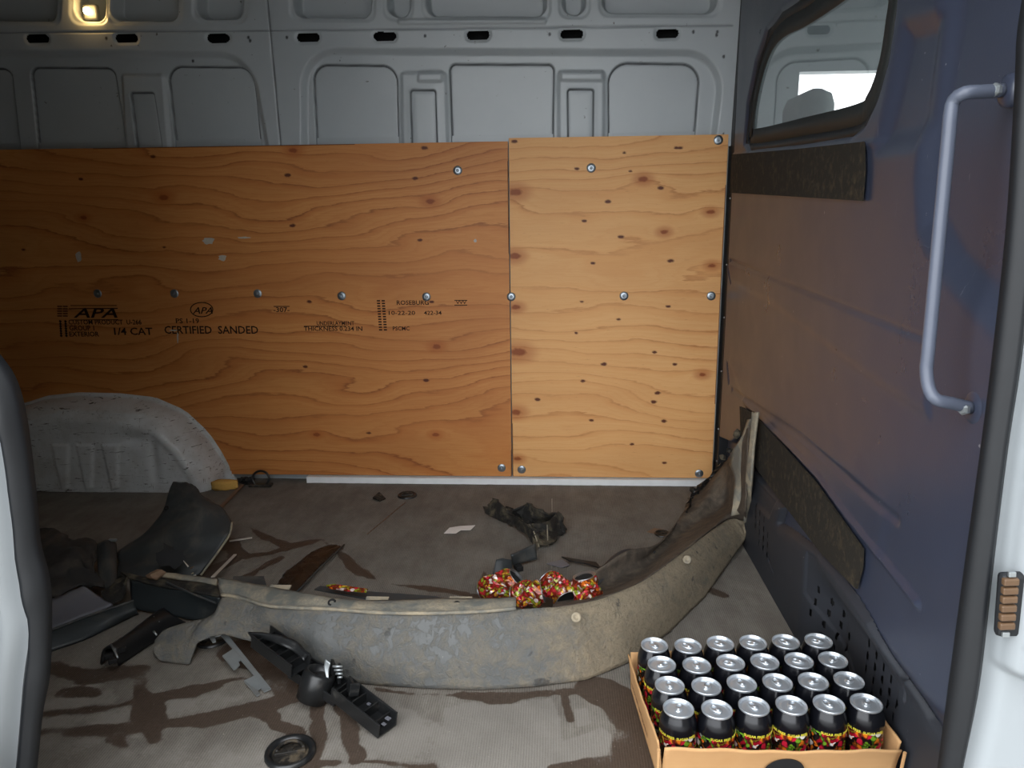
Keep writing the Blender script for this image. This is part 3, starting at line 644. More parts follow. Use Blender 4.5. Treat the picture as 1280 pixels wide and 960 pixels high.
# ------------------------------------------------------------------ grab handle
hd = empty('grab_handle', at(1240, 300, x=XP+.01), 'long grey tubular grab handle bolted upright on the partition', 'handle')
xo = XP-.062
pA = at(1254, 113, x=XP+.0); pB = at(1214, 510, x=XP+.0)
c1 = at(1206, 116, x=xo+.01); c2 = at(1188, 145, x=xo); c3 = at(1158, 462, x=xo); c4 = at(1170, 499, x=xo+.01)
bm = bmesh.new()
def lerp(a, b, t): return a.lerp(b, t)
pts = [pA, lerp(pA, c1, .5), c1, at(1192, 126, x=xo+.003), c2, lerp(c2, c3, .1), lerp(c2, c3, .5), lerp(c2, c3, .92), c3, at(1161, 485, x=xo+.003), c4, lerp(c4, pB, .5), pB]
tube(bm, pts, .0088, 16, 70); adopt(obj('bar', bm, M['handle'], None, True), hd)
for p, r in ((pA, .022), (pB, .030)):
    bm = bmesh.new(); lathe(bm, [(r, 0), (r*.95, .008), (r*.6, .012), (0, .012)], 24, Matrix.Translation((XP+.012, p.y, p.z)) @ Matrix.Rotation(-math.pi/2, 4, 'Y')); adopt(obj('mount', bm, M['part'], None, True), hd)
    bm = bmesh.new(); lathe(bm, [(.009, 0), (.009, .005), (.0065, .008), (0, .008)], 6, Matrix.Translation((p.x-.010, p.y-.004, p.z)) @ Matrix.Rotation(-math.pi/2, 4, 'Y') @ Matrix.Rotation(.4, 4, 'X')); adopt(obj('bolt', bm, M['steel']), hd)
# ------------------------------------------------------------------ door opening: seals and white jambs
YS = .95
dr = bpy.data.objects.new('door_1', None); COL.objects.link(dr); dr['kind'] = 'structure'; dr.location = (0, YS, 0)
def sealpair(Lp, Rp, name):
    A = spl([at(*p, y=YS) for p in Lp], 60); B = spl([at(*p, y=YS) for p in Rp], 60); V = []; m_ = 9
    for i in range(60):
        w = np.linalg.norm(B[i]-A[i])
        for k_ in range(m_):
            t = k_/(m_-1); p = A[i]*(1-t)+B[i]*t; V.append(p+np.array([0, -.55*w*math.sin(math.pi*t), 0])+np.array([0, .0018*math.cos(t*5*math.pi), 0]))
    o = mk(name, np.array(V), gridfaces(60, m_), M['rubber']); adopt(o, dr); return solid(o, .004)
sealpair([(-60, 405), (-25, 418), (0, 446), (19, 475), (32, 524), (44, 618), (49, 676), (60, 720), (63, 757), (61, 840), (52, 890), (44, 965), (36, 1040)],
         [(-60, 440), (-30, 455), (-12, 478), (0, 505), (10, 550), (18, 620), (29, 726), (39, 772), (39, 800), (32, 852), (24, 945), (15, 1030)], 'door_seal')
sealpair([(1290, -60), (1274, 40), (1271, 103), (1260, 281), (1243, 440), (1228, 560), (1209, 697), (1188, 852), (1173, 965), (1160, 1050)],
         [(1322, -60), (1308, 40), (1303, 103), (1291, 281), (1275, 440), (1257, 560), (1240, 697), (1222, 852), (1200, 965), (1188, 1050)], 'door_seal')
def jamb(pts, sgn, name, bulge):
    A = spl([at(*p, y=YS) for p in pts], 300); V = []; m_ = 50
    for i in range(300):
        for k_ in range(m_):
            t = k_/(m_-1); zz = A[i][2]
            x = A[i][0]+sgn*t*.26; y = YS+.004-.05*t-.018*smooth(.02, .12, t)-.012*bulge(t, zz)
            V.append((x, y, zz))
    o = mk(name, np.array(V), gridfaces(300, m_)[:, ::(1 if sgn > 0 else -1)], M['white']); adopt(o, dr); return solid(o, .003)
ZB = at(1262, 755, y=.915).z; ZL = at(1262, 838, y=.93).z
def bl_r(t, z):
    d = 2.0*smooth(ZL-.012, ZL+.006, z+.10*(t-.2))*smooth(.06, .10, t)          # pressed step below the contact block
    d += .5*smooth(.030, .022, abs(z-ZB)-.03)*smooth(.05, .035, abs(t-.17))
    for zz_ in (ZB+.16, ZB+.20, ZB+.245, ZB+.29): d -= .45*math.exp(-(((z-zz_)/.005)**2+((t-.10)/.018)**2))
    return d
jamb([(1310, -60), (1300, 40), (1297, 103), (1286, 281), (1268, 440), (1250, 560), (1233, 697), (1215, 852), (1193, 965), (1180, 1050)], 1, 'pillar', bl_r)
jamb([(-28, 455), (-10, 480), (3, 510), (13, 550), (22, 620), (33, 726), (42, 772), (42, 800), (35, 852), (27, 945), (19, 1030)], -1, 'pillar', lambda t, z: .8*math.sin(z*9)*smooth(0, .3, t))
# contact block on the right pillar
cb = empty('contact_block', at(1262, 755, y=.915), 'black framed amber door contact block on the white pillar', 'contact block')
def plate(name, cpx, w, h, y, th, mat, bev=.003, dx=0, dz=0, tilt=-.06):
    bm = bmesh.new(); c = at(*cpx, y=y); box(bm, (c.x+dx, y, c.z+dz), (w, th, h), Matrix.Rotation(tilt, 4, 'Y'), bev); o = obj(name, bm, mat); adopt(o, cb); return o
plate('frame', (1262, 755), .032, .088, .915, .014, M['rubber'], .006)
for i in range(6): plate('contact', (1263-1.0*i, 727+i*11), .019, .0095, .9065, .008, M['amber'], .002)
for q in ((1265, 718), (1257, 793)): plate('screw', q, .009, .007, .9065, .004, M['steel'], .001)
slab('pillar_filler', (.66, .90, -.1), (.82, .97, ZC), M['white'], None).name = 'trim_3'
slab('trim_4', (-.98, .88, -.1), (-.84, .97, ZC), M['white'])
# ------------------------------------------------------------------ lamp in an upper bay of the far wall
lc = wallp(110, 14); lm = empty('interior_lamp', lc, 'small glowing warm lamp in a recess at the top of the far wall', 'lamp')
bm = bmesh.new(); box(bm, (lc.x, lc.y+.02, lc.z), (.05, .02, .05), None, .006); adopt(obj('lamp_housing', bm, M['cabp']), lm)
bm = bmesh.new(); bmesh.ops.create_uvsphere(bm, u_segments=16, v_segments=10, radius=.012); bmesh.ops.translate(bm, vec=(lc.x, lc.y-.005, lc.z), verts=bm.verts); adopt(obj('bulb', bm, M['bulb'], None, True), lm)
# ------------------------------------------------------------------ main bumper cover
bp = empty('bumper_cover', (0, 1.6, 0), 'large curved mud-caked grey bumper cover lying across the floor', 'bumper')
cols = [  # floor-side pixel, its z, ridge-side pixel, its z
    ((193, 817), .02, (194, 800), .035), ((200, 826), .006, (205, 787), .055), ((218, 829), .004, (226, 780), .068), ((236, 831), .004, (244, 776), .075), ((246, 804), .045, (258, 773), .08),
    ((264, 796), .055, (269, 766), .09), ((281, 793), .060, (278, 744), .115), ((300, 798), .055, (298, 747), .118), ((322, 803), .05, (318, 753), .12), ((333, 795), .07, (332, 757), .122), ((352, 797), .07, (350, 759), .126),
    ((368, 804), .062, (366, 760), .13), ((382, 815), .048, (384, 761), .135), ((396, 832), .028, (400, 762), .14), ((425, 849), .006, (428, 763), .142), ((470, 856), .003, (472, 766), .145), ((530, 861), .002, (530, 767), .147), ((600, 863), .002, (598, 765), .148),
    ((670, 859), .002, (660, 761), .148), ((730, 851), .002, (712, 758), .146), ((785, 828), .002, (752, 749), .142), ((836, 791), .002, (805, 727), .134), ((880, 747), .004, (855, 690), .118), ((911, 703), .012, (888, 664), .10), ((930, 676), .03, (912, 648), .085), ((936, 655), .075, (934, 650), .083)]
nu = len(cols); B0 = [at(*c[0], z=c[1]) for c in cols]; B1 = [at(*c[2], z=c[3]) for c in cols]
NU = 190; NV = 16
def lin_rs(P, n):                          # keep the corners of the cut-outs
    P = np.array([list(p) for p in P]); s = np.linspace(0, len(P)-1, n); return np.array([np.interp(s, range(len(P)), P[:, k]) for k in range(3)]).T
S0, S1 = lin_rs(B0, NU), lin_rs(B1, NU)
for _ in range(3):
    for S in (S1,): S[1:-1] = .25*S[:-2]+.5*S[1:-1]+.25*S[2:]
u_ = np.linspace(0, 1, NU); G = np.zeros((NU, NV, 3)); tz = (cam.location)
for j in range(NV):
    t = j/(NV-1); G[:, j] = S0*(1-t)+S1*t
tan = np.gradient((S0+S1)/2, axis=0); nrm = np.cross(tan, S1-S0); nrm /= np.linalg.norm(nrm, axis=1)[:, None]
sg = np.sign(-(nrm*((S0+S1)/2-np.array([0, 2.2, .1]))).sum(1)); nrm = nrm*(-sg)[:, None]
tv = np.linspace(0, 1, NV); bul = np.sin(math.pi*tv)*.011+.006*np.sin(tv*math.pi*3)*0
G += nrm[:, None, :]*(bul[None, :, None]*np.clip(u_*6, .2, 1)[:, None, None])
uu, vv = np.meshgrid(u_, tv, indexing='ij')
G += nrm[:, None, :]*(.004*fbm(uu*14, vv*3, 5, 3))[..., None]
G[..., 2] = np.maximum(G[..., 2], .004)
mud = .02+.50*smooth(.70, .80, uu+.04*fbm(uu*30, vv*4, 4, 3))+.12*smooth(.25, .1, uu)+.12*smooth(.75, 1., vv)*(uu < .8)+.10*smooth(.25, .0, vv)*smooth(.3, .6, uu)-.05
fc = mk('face', G.reshape(-1, 3), gridfaces(NU, NV), M['bumper'], None, True, {'mud': mud}); adopt(fc, bp); solid(fc, .004)
# turned-back lip along the upper edge
lipA = L((278, 744, .115), (298, 747, .118), (332, 757, .124), (366, 760, .131), (416, 762, .141), (472, 766, .145), (530, 767, .147), (598, 765, .148), (645, 761, .149))
lipB = L((272, 722, .128), (300, 727, .130), (334, 733, .133), (366, 739, .138), (400, 745, .146), (455, 751, .150), (530, 749.5, .152), (600, 749, .152), (645, 748, .153))
mid = [a.lerp(b, .5)+Vector((0, 0, .004)) for a, b in zip(lipA, lipB)]
loft('lip', [lipA, mid, lipB], M['lip2'], bp, 90, 7, .004, .003, 3)
bm = bmesh.new(); tube(bm, [p+Vector((0, -.002, .002)) for p in lipA], .0042, 8, 80); adopt(obj('rim_bead', bm, M['lip'], None, True), bp)
for px, py, z in ((415, 754, .147), (571, 757, .150)):
    p = at(px, py, z=z); bm = bmesh.new(); lathe(bm, [(.010, 0), (.009, .003), (.005, .003), (.0045, .0)], 16, Matrix.Translation(p+Vector((0, 0, .001))) @ Matrix.Rotation(.5, 4, 'X')); adopt(obj('clip_hole', bm, M['black'], None, True), bp)
for px, py, x_, z in ((720, 768, 0, .135), (858, 697, 0, .112)):
    p = at(px, py, z=z)+Vector((0, -.012, 0)); bm = bmesh.new(); lathe(bm, [(.011, 0), (.010, .003), (.006, .003), (.005, 0), (0, -.001)], 18, Matrix.Translation(p) @ Matrix.Rotation(.9, 4, 'X')); adopt(obj('plug', bm, M['lip'], None, True), bp)
# small tabs
for x_ in (348, 470, 575):
    p = at(x_, 752 if x_ > 400 else 737, z=.150 if x_ > 400 else .135); bm = bmesh.new(); box(bm, p+Vector((0, .004, -.002)), (.05, .030, .003), Matrix.Rotation(.2, 4, 'X')); adopt(obj('tab', bm, M['lip']), bp)
# inside of the wrapped-round end
r0 = L((690, 760, .142), (730, 755, .143), (765, 744, .138), (805, 727, .132), (855, 690, .116), (888, 664, .098), (911, 649, .084), (932, 651, .083))
r1 = L((695, 752, .05), (735, 748, .05), (775, 735, .045), (808, 712, .035), (850, 672, .03))+[at(884, 646, z=.04), at(908, 632, z=.07), at(933, 628, x=.542)]
r2 = L((700, 741, .02), (735, 732, .02), (770, 722, .02), (805, 700, .03), (848, 655, .04))+[at(880, 628, z=.07), at(907, 606, z=.12), at(934, 590, x=.542)]
r3 = L((705, 730, .03), (733, 719, .04), (757, 706, .06), (785, 688, .08), (828, 676, .05))+[at(868, 622, z=.05), at(902, 585, z=.14), at(937, 532, x=.540)]
loft('inner_shell', [r0, r1, r2, r3], M['inner'], bp, 80, 22, .004, .006, 8, None, .004)
# upright end flange and its bracket
e0 = [at(931, 652, z=.083), at(934, 600, x=.546), at(938, 560, x=.546), at(942, 514, x=.546)]
e1 = [at(938, 648, z=.085), at(940, 600, x=.549), at(943, 560, x=.549), at(948, 515, x=.550)]
loft('end_flange', [e0, [a+Vector((-.004, -.01, 0)) for a in e0], e1], M['lip'], bp, 30, 6, .006, .003, 4)
b0 = [at(914, 644, z=.11), at(919, 600, x=.535), at(912, 580, x=.53), at(915, 566, x=.53), at(928, 545, x=.54), at(935, 524, x=.548)]
b1 = [at(929, 642, z=.11), at(929, 600, x=.548), at(929, 585, x=.548), at(930, 570, x=.548), at(935, 548, x=.552), at(940, 524, x=.542)]
loft('bracket', [b0, b1], M['lip'], bp, 24, 4, .005, .004, 6)
for q in ((921, 542), (866, 612), (884, 601), (903, 572), (912, 563)):
    bm = bmesh.new(); bmesh.ops.create_icosphere(bm, subdivisions=1, radius=.011 if q[0] != 921 else .015)
    for v in bm.verts: v.co *= .7+.6*random.random()
    p = at(*q, x=.53) if q[0] > 900 else at(*q, z=.06); bmesh.ops.translate(bm, vec=p, verts=bm.verts); adopt(obj('torn_tab', bm, M['mudf']), bp)
bm = bmesh.new(); tube(bm, L((858, 640, .06), (864, 622, .06), (872, 613, .07), (884, 600, .085), (893, 592, .10))+[at(905, 578, z=.15)], [.003, .007, .004, .008, .004, .006], 6, 24)
for v in bm.verts: v.co += Vector((random.uniform(-.005, .005), random.uniform(-.005, .005), random.uniform(-.004, .004)))
adopt(obj('torn_edge', bm, M['blk_plastic']), bp)
# flat broken tongues inside, behind the crushed cans
sh = loft('plastic_shard', [L((735, 742, .02), (755, 725, .02), (780, 705, .02), (812, 697, .02)), L((752, 708, .03), (776, 690, .045), (797, 687, .04), (820, 690, .03))], M['inner_d'], None, 24, 6, .004, .006, 2)
sh = tag(sh, 'dark broken plastic shard poking up behind the bumper, right of the crushed cans', 'plastic shard')
# ------------------------------------------------------------------ left pile
f1 = empty('bumper_fragment', at(215, 700, z=0), 'tall curved charcoal bumper fragment with a torn hole, standing in front of the wheel arch', 'plastic fragment')
loft('shell', [L((146, 722, .01), (148, 706, .015), (149, 690, .03), (181, 667, .06), (204, 638, .11), (212, 615, .15), (217, 603, .17)),
               L((185, 724, .01), (190, 708, .03), (196, 692, .045), (212, 670, .08), (226, 640, .12), (233, 615, .16), (236, 604, .172)),
               L((222, 722, .01), (232, 708, .035), (240, 690, .055), (250, 668, .09), (254, 645, .125), (250, 625, .15), (246, 610, .165)),
               L((250, 720, .008), (262, 703, .035), (275, 685, .06), (286, 668, .09), (290, 652, .105), (270, 630, .135), (249, 618, .155))], M['frag'], f1, 50, 30, .004, .006, 3)
bm = bmesh.new(); tube(bm, L((251, 719, .012), (263, 703, .038), (276, 685, .062), (287, 668, .092), (290, 653, .108)), .0030, 8, 30); adopt(obj('rim_bead', bm, M['lip'], None, True), f1)
bm = bmesh.new(); lathe(bm, [(.007, 0), (.006, .002), (.004, .002), (.004, 0)], 14, Matrix.Translation(at(208, 635, z=.128)) @ Matrix.Rotation(1.0, 4, 'X')); adopt(obj('clip_hole', bm, M['black']), f1)
def spiky(c, n_, r, th, mat, name, par, seed):
    random.seed(seed); bm = bmesh.new(); pts = []
    for i in range(n_):
        t = i*math.tau/n_; rr = r*(.45+.75*random.random()); pts.append((rr*1.2*math.cos(t), rr*math.sin(t)))
    prism(bm, pts, 0, th, Matrix.Translation(c) @ Matrix.Rotation(1.0, 4, 'X') @ Matrix.Rotation(.3, 4, 'Y'))
    o = obj(name, bm, mat); adopt(o, par); return o
spiky(at(234, 699, z=.062)+Vector((0, -.062, .034)), 13, .036, .003, M['black'], 'torn_hole', f1, 4)
for i in range(9):
    p = at(220+i*4.4, 680+i*4, z=.075)+Vector((random.uniform(-.006, .006), -.040, random.uniform(-.006, .006))); bm = bmesh.new(); tube(bm, [p, p+Vector((random.uniform(-.02, .02), -.006, random.uniform(-.004, .022)))], [.0022, .0008], 5)
    adopt(obj('torn_fibre', bm, M[('wood', 'lip', 'stick')[i % 3]]), f1)
spiky(at(226, 690, z=.070)+Vector((0, -.066, .036)), 9, .020, .002, M['mudf'], 'torn_flap', f1, 9)
ln = empty('wheel_liner', at(90, 710, z=0), 'crumpled dark felt wheel liner with a folded flap, at left beside the door seal', 'wheel liner')
loft('sheet', [L((20, 668, .06), (52, 663, .07), (75, 667, .08), (88, 673, .08), (118, 673, .085), (121, 690, .08)), L((20, 705, .06), (55, 700, .08), (85, 702, .09), (110, 705, .09), (120, 712, .08)),
               L((20, 745, .05), (55, 748, .05), (82, 742, .055), (105, 733, .06), (125, 738, .055), (131, 736, .05))], M['liner'], ln, 40, 20, .004, .022, 6, None, .004)
loft('flap', [L((122, 681, .085), (122, 700, .075), (124, 722, .06), (132, 737, .05)), L((134, 676, .10), (137, 700, .085), (139, 722, .065), (140, 738, .05)), L((145, 680, .085), (146, 700, .07), (146, 722, .055), (145, 735, .045))], M['frag'], ln, 20, 10, .005, .003, 3)
bm = bmesh.new(); box(bm, at(141, 675, z=.10), (.022, .010, .007), None, .002); adopt(obj('clip', bm, M['steel']), ln)
loft('torn_corner', [L((126, 738, .05), (140, 732, .06), (150, 722, .07), (160, 721, .08)), L((130, 748, .045), (143, 746, .05), (152, 740, .055), (158, 730, .065)), L((140, 754, .04), (146, 754, .04), (154, 748, .045), (157, 738, .05))], M['mudf'], ln, 20, 8, .004, .004, 3)
gp = loft('cracked_grey_cover', [L((30, 760, .055), (61, 750, .055), (85, 741, .06), (105, 732, .07)), L((30, 778, .04), (63, 770, .04), (92, 758, .045), (122, 744, .05)), L((30, 795, .032), (63, 788, .032), (100, 773, .036), (141, 756, .04))], M['greyp'], None, 30, 10, .005, .004, 4)
tag(gp, 'smooth lighter grey plastic panel under the wheel liner, at the door edge', 'plastic panel')
dt = empty('sill_trim', at(110, 790, z=0), 'long dark grey trim strip slanting below the smooth grey panel', 'trim strip')
loft('strip', [L((20, 803, .035), (63, 788, .035), (110, 770, .035), (150, 755, .035), (167, 751, .035)), L((20, 818, .022), (63, 800, .022), (110, 783, .022), (150, 769, .022), (170, 762, .022)),
               L((20, 832, .003), (63, 815, .003), (110, 798, .003), (150, 778, .003), (173, 767, .003))], M['dtrim'], dt, 40, 8, .005, .002, 4)
bm = bmesh.new(); tube(bm, L((20, 802, .037), (63, 788, .037), (110, 770, .037), (167, 751, .037)), .0035, 8, 30); adopt(obj('edge_bead', bm, M['frag'], None, True), dt)
bx = empty('black_duct_panel', at(215, 760, z=0), 'broad black panel with mud-crusted top edge behind the left end of the bumper', 'plastic panel')
loft('face', [L((163, 724, .075), (200, 732, .075), (240, 739, .075), (276, 746, .07)), L((164, 742, .04), (200, 748, .04), (240, 755, .04), (275, 760, .04)), L((167, 761, .008), (205, 768, .008), (245, 775, .005), (272, 768, .01))], M['dtrim'], bx, 30, 10, .005, .002, 4)
loft('top_flange', [L((150, 716, .080), (190, 722, .08), (235, 727, .08), (273, 731, .078)), L((163, 724, .077), (200, 732, .077), (240, 739, .077), (276, 746, .072))], M['mudf'], bx, 30, 5, .004, .004, 4)
loft('crusted_edge', [L((190, 716, .088), (210, 717, .086), (240, 720, .085), (272, 725, .084)), L((190, 720, .083), (210, 722, .082), (240, 726, .081), (271, 731, .080))], M['lip'], bx, 30, 4, .006, .004, 7)
bm = bmesh.new(); tube(bm, L((208, 728, .082), (240, 742, .075), (270, 754, .06)), .0028, 6, 16); adopt(obj('brace', bm, M['frag'], None, True), bx)
bm = bmesh.new(); bmesh.ops.create_icosphere(bm, subdivisions=2, radius=.018)
for v in bm.verts: v.co = Vector((v.co.x*1.3, v.co.y, v.co.z*.7))*(.75+.5*random.random())
bmesh.ops.translate(bm, vec=at(196, 718, z=.088), verts=bm.verts); adopt(obj('mud_clod', bm, M['wood']), bx)
# black channel
chn = empty('black_channel', at(165, 800, z=0), 'short black plastic channel with slots, lying in front of the trim strip', 'plastic channel')
loft('channel_wall', [L((126, 830, .004), (150, 812, .004), (200, 778, .01), (215, 768, .012)), L((130, 812, .035), (155, 796, .035), (192, 768, .04), (205, 760, .04)), L((142, 812, .042), (160, 800, .042), (200, 775, .042), (214, 768, .04)), L((148, 832, .004), (172, 816, .004), (205, 794, .006), (232, 778, .01))], M['blk_plastic'], chn, 24, 14, .005, .001, 4)
for a, b in (((139, 806), (147, 822)), ((192, 771), (199, 778)), ((192, 789), (196, 794))):
    bm = bmesh.new(); tube(bm, [at(*a, z=.046), at(*b, z=.040)], .0022, 8); adopt(obj('bright_edge', bm, M['steel'], None, True), chn)
for a in ((136, 820), (141, 826), (152, 812)):
    bm = bmesh.new(); box(bm, at(*a, z=.036), (.018, .012, .01), Matrix.Rotation(.6, 4, 'Z'), .002); adopt(obj('clip_tab', bm, M['black']), chn)
# silver key-shaped bracket
kb = empty('notched_steel_bracket', at(305, 830, z=0), 'flat notched galvanised steel bracket leaning below the left end of the large bumper', 'bracket')
K = [(274, 788), (279, 797), (272, 800), (260, 798), (259, 793), (264, 790)]
KEY = [(275, 788), (281, 790), (339, 862), (330, 866), (326, 861), (322, 864), (325, 869), (321, 871), (305, 852), (314, 848), (318, 846), (301, 826), (298, 828), (300, 832), (295, 837), (292, 838), (278, 821), (289, 814), (291, 812), (276, 795), (269, 797), (270, 803), (266, 804), (259, 794)]
def flatp(name, px, zf, th, mat, par=None):
    P = [at(x, y, z=zf(x, y)) for x, y in px]; bm = bmesh.new(); n_ = len(P)
    A = [bm.verts.new(p) for p in P]; B = [bm.verts.new(p+Vector((0, 0, th))) for p in P]
    for a, b, c in geometry.tessellate_polygon([[Vector((x, -y, 0)) for x, y in px]]):
        try: bm.faces.new((A[c], A[b], A[a])); bm.faces.new((B[a], B[b], B[c]))
        except ValueError: pass
    for i in range(n_): bm.faces.new((A[i], A[(i+1) % n_], B[(i+1) % n_], B[i]))
    bmesh.ops.recalc_face_normals(bm, faces=bm.faces); o = obj(name, bm, mat)
    if par: adopt(o, par)
    return o
flatp('plate', KEY, lambda x, y: max(.004, .050*(871-y)/83), .003, M['steel'], kb)
# black moulded bracket in front of the bumper
bb = empty('black_mount_bracket', at(400, 860, z=0), 'long black moulded bracket with a round socket, propped against the large bumper', 'bracket')
def ax(px, py, z): return at(px, py, z=z)
def beam(pts, w, h, name, mat=None, floor=True):           # open channel following pts: base, two sides
    bm = bmesh.new(); P = [Vector(p) for p in pts]
    for a, b in zip(P, P[1:]):
        d = (b-a); l = d.length; d.normalize(); s = d.cross(Vector((0, 0, 1))).normalized(); u2 = s.cross(d)
        R_ = Matrix((d, s, u2)).transposed().to_4x4(); c = (a+b)/2
        box(bm, c+u2*.002, (l, w, .004), R_, .001); box(bm, c+s*(w/2)+u2*h/2, (l, .004, h), R_, .001); box(bm, c-s*(w/2)+u2*h/2, (l, .004, h), R_, .001)
        nrib = max(2, int(l/.03))
        for i in range(nrib): box(bm, a.lerp(b, (i+.5)/nrib)+u2*h*.4, (.003, w, h*.8), R_)
    o = obj(name, bm, mat or M['blk_plastic']); adopt(o, bb); return o
beam([ax(326, 802, .085), ax(376, 840, .060)], .048, .030, 'upper_channel')
beam([ax(425, 868, .030), ax(484, 915, .004)], .046, .032, 'lower_channel')
beam([ax(372, 838, .040), ax(430, 874, .016)], .055, .022, 'middle_web')
loft('left_ear', [L((310, 790, .115), (330, 791, .115), (352, 795, .11), (372, 803, .10), (386, 818, .085)), L((315, 797, .10), (332, 800, .10), (350, 806, .10), (366, 814, .09), (380, 826, .08))], M['blk_plastic'], bb, 20, 5, .004, .001, 3)
bm = bmesh.new(); Ms = Matrix.Translation(ax(397, 850, .050)) @ Matrix.Rotation(.35, 4, 'Y') @ Matrix.Rotation(-.25, 4, 'X')
lathe(bm, [(.030, -.042), (.033, -.01), (.034, .012), (.030, .020), (.026, .020), (.025, .0), (.018, -.012), (0, -.016)], 28, Ms, True); adopt(obj('socket', bm, M['blk_plastic'], None, True), bb)
bm = bmesh.new(); bmesh.ops.create_uvsphere(bm, u_segments=20, v_segments=12, radius=.019); bmesh.ops.transform(bm, matrix=Matrix.Translation(ax(400, 851, .055)), verts=bm.verts); adopt(obj('ball', bm, M['blk_plastic'], None, True), bb)
for a, s in (((415, 838), (.006, .02, .04)), ((424, 842), (.006, .02, .035)), ((438, 858), (.006, .03, .03)), ((443, 862), (.02, .004, .028))):
    bm = bmesh.new(); box(bm, ax(*a, .060), s, Matrix.Rotation(.5, 4, 'Z') @ Matrix.Rotation(.2, 4, 'Y'), .001); adopt(obj('prong', bm, M['blk_plastic']), bb)
loft('chrome_shield', [L((407, 824, .10), (405, 834, .085), (408, 848, .065)), L((413, 829, .095), (411, 838, .08), (411, 848, .065))], M['steel'], bb, 12, 5, .002, .0, 1)
for i in range(4):
    bm = bmesh.new(); tube(bm, [ax(416+i*2, 833+i*4.5, .085-.008*i), ax(428, 833+i*4.5, .085-.008*i)], .0024, 8); adopt(obj('spring_coil', bm, M['steel'], None, True), bb)
for q, s in (((461, 880), .006), ((485, 898), .008), ((480, 905), .006)):
    bm = bmesh.new(); box(bm, ax(*q, .034), (s*1.3, s, .002), Matrix.Rotation(-.6, 4, 'Z')); adopt(obj('clip_mark', bm, M['greyp']), bb)
# ------------------------------------------------------------------ floor anchors
def anchor(px, py, s, label, grp=None, rz=.3):
    c = at(px, py, z=0); r = empty('floor_anchor', c, label, 'floor anchor', rz)
    bm = bmesh.new(); lathe(bm, [(.047*s, .0018), (.046*s, .007*s+.001), (.041*s, .009*s+.001), (.036*s, .006*s), (.033*s, .0025)], 40); obj('rim', bm, M['blk_plastic'], r, True)
    bm = bmesh.new(); lathe(bm, [(.034*s, .0022), (.020*s, .0035), (.0, .0045)], 30); obj('dish', bm, M['ring_m'], r, True)
    bm = bmesh.new(); pts = [Vector((.024*s*math.cos(t), .024*s*math.sin(t), .009*s)) for t in np.linspace(-.1, math.pi+.1, 14)]; tube(bm, pts, .0034*s, 8); obj('ring', bm, M['ring_m'], r, True)
    bm = bmesh.new(); box(bm, (0, -.004*s, .007*s), (.056*s, .010*s, .008*s), None, .001); lathe(bm, [(.008*s, .003), (.008*s, .013*s), (0, .014*s)], 6); obj('bolt', bm, M['ring_m'], r)
    return r
anchor(363, 942, 1.0, 'round black floor anchor ring in the foreground, nearest the door')
anchor(266, 800, .85, 'round floor anchor half hidden beneath the left end of the large bumper')
anchor(509, 620, .75, 'oval grimy floor anchor set in the floor close to the plywood')
anchor(828, 668, .55, 'small rusty floor anchor inside the curve of the large bumper')
# tie-down ring and black tangle beside the arch
rg = empty('tie_down_ring', at(326, 604, z=0), 'black tie-down ring standing beside the yellow foam', 'tie-down ring')
c = at(326, 598, z=.03); bm = bmesh.new(); tube(bm, [c+Vector((.031*math.cos(t), .006*math.sin(t), .027*math.sin(t))) for t in np.linspace(0, math.tau, 28)[:-1]], .0042, 8, None, True); adopt(obj('ring', bm, M['blk_plastic'], None, True), rg)
bm = bmesh.new(); box(bm, at(326, 606, z=.006), (.085, .03, .012), None, .003); adopt(obj('base', bm, M['ring_m']), rg)
bm = bmesh.new(); random.seed(3); p0 = at(308, 601, z=.014)
for i in range(9): tube(bm, [p0+Vector((random.uniform(-.03, .03), random.uniform(-.015, .012), random.uniform(-.008, .014))) for _ in range(4)], .0042, 6, 12)
for v in bm.verts: v.co.z = max(v.co.z, .002)
tag(obj('webbing_tangle', bm, M['blk_plastic'], None, True), 'small tangle of black webbing between the yellow foam and the ring', 'webbing')
# yellow foam
bm = bmesh.new(); prism(bm, [(x, -y) for x, y in [(0, 0)]+[]] if 0 else [(-.045, -.01), (-.03, .018), (.012, .020), (.045, .014), (.050, .0), (.03, -.006), (.012, -.018), (-.03, -.020)], 0, .030, None)
bmesh.ops.subdivide_edges(bm, edges=bm.edges, cuts=2, use_grid_fill=True)
for v in bm.verts: v.co += Vector([random.uniform(-.0015, .0015) for _ in range(3)])
fo = obj('foam_pad', bm, M['sponge'], None, True); fo.location = at(281, 611, z=.003); tag(fo, 'torn lump of yellow foam at the foot of the wheel arch', 'foam')
# wood lath on the floor, sticks
def stick(name, a, b, w, th, mat, label, cat, za=.003, zb=.003):
    A = at(*a, z=za); B = at(*b, z=zb); d = B-A; l = d.length; d.normalize(); s = d.cross(Vector((0, 0, 1))).normalized(); R_ = Matrix((d, s, s.cross(d))).transposed().to_4x4()
    bm = bmesh.new(); nseg = 6
    for i in range(nseg+1):
        pass
    box(bm, (A+B)/2+Vector((0, 0, th/2)), (l, w, th), R_, min(th, w)*.25)
    bmesh.ops.subdivide_edges(bm, edges=bm.edges, cuts=3)
    for v in bm.verts: v.co += Vector((random.uniform(-.0008, .0008), random.uniform(-.0008, .0008), random.uniform(0, .0008)))
    return tag(obj(name, bm, mat), label, cat)
stick('wooden_lath', (273, 638), (303, 607), .014, .004, M['wood'], 'thin brown lath on the floor running to the tangle by the arch', 'lath')
stick('splinter', (287, 677), (315, 673), .006, .003, M['stick'], 'pale splinter on the wet floor, right of the tall bumper fragment', 'splinter')
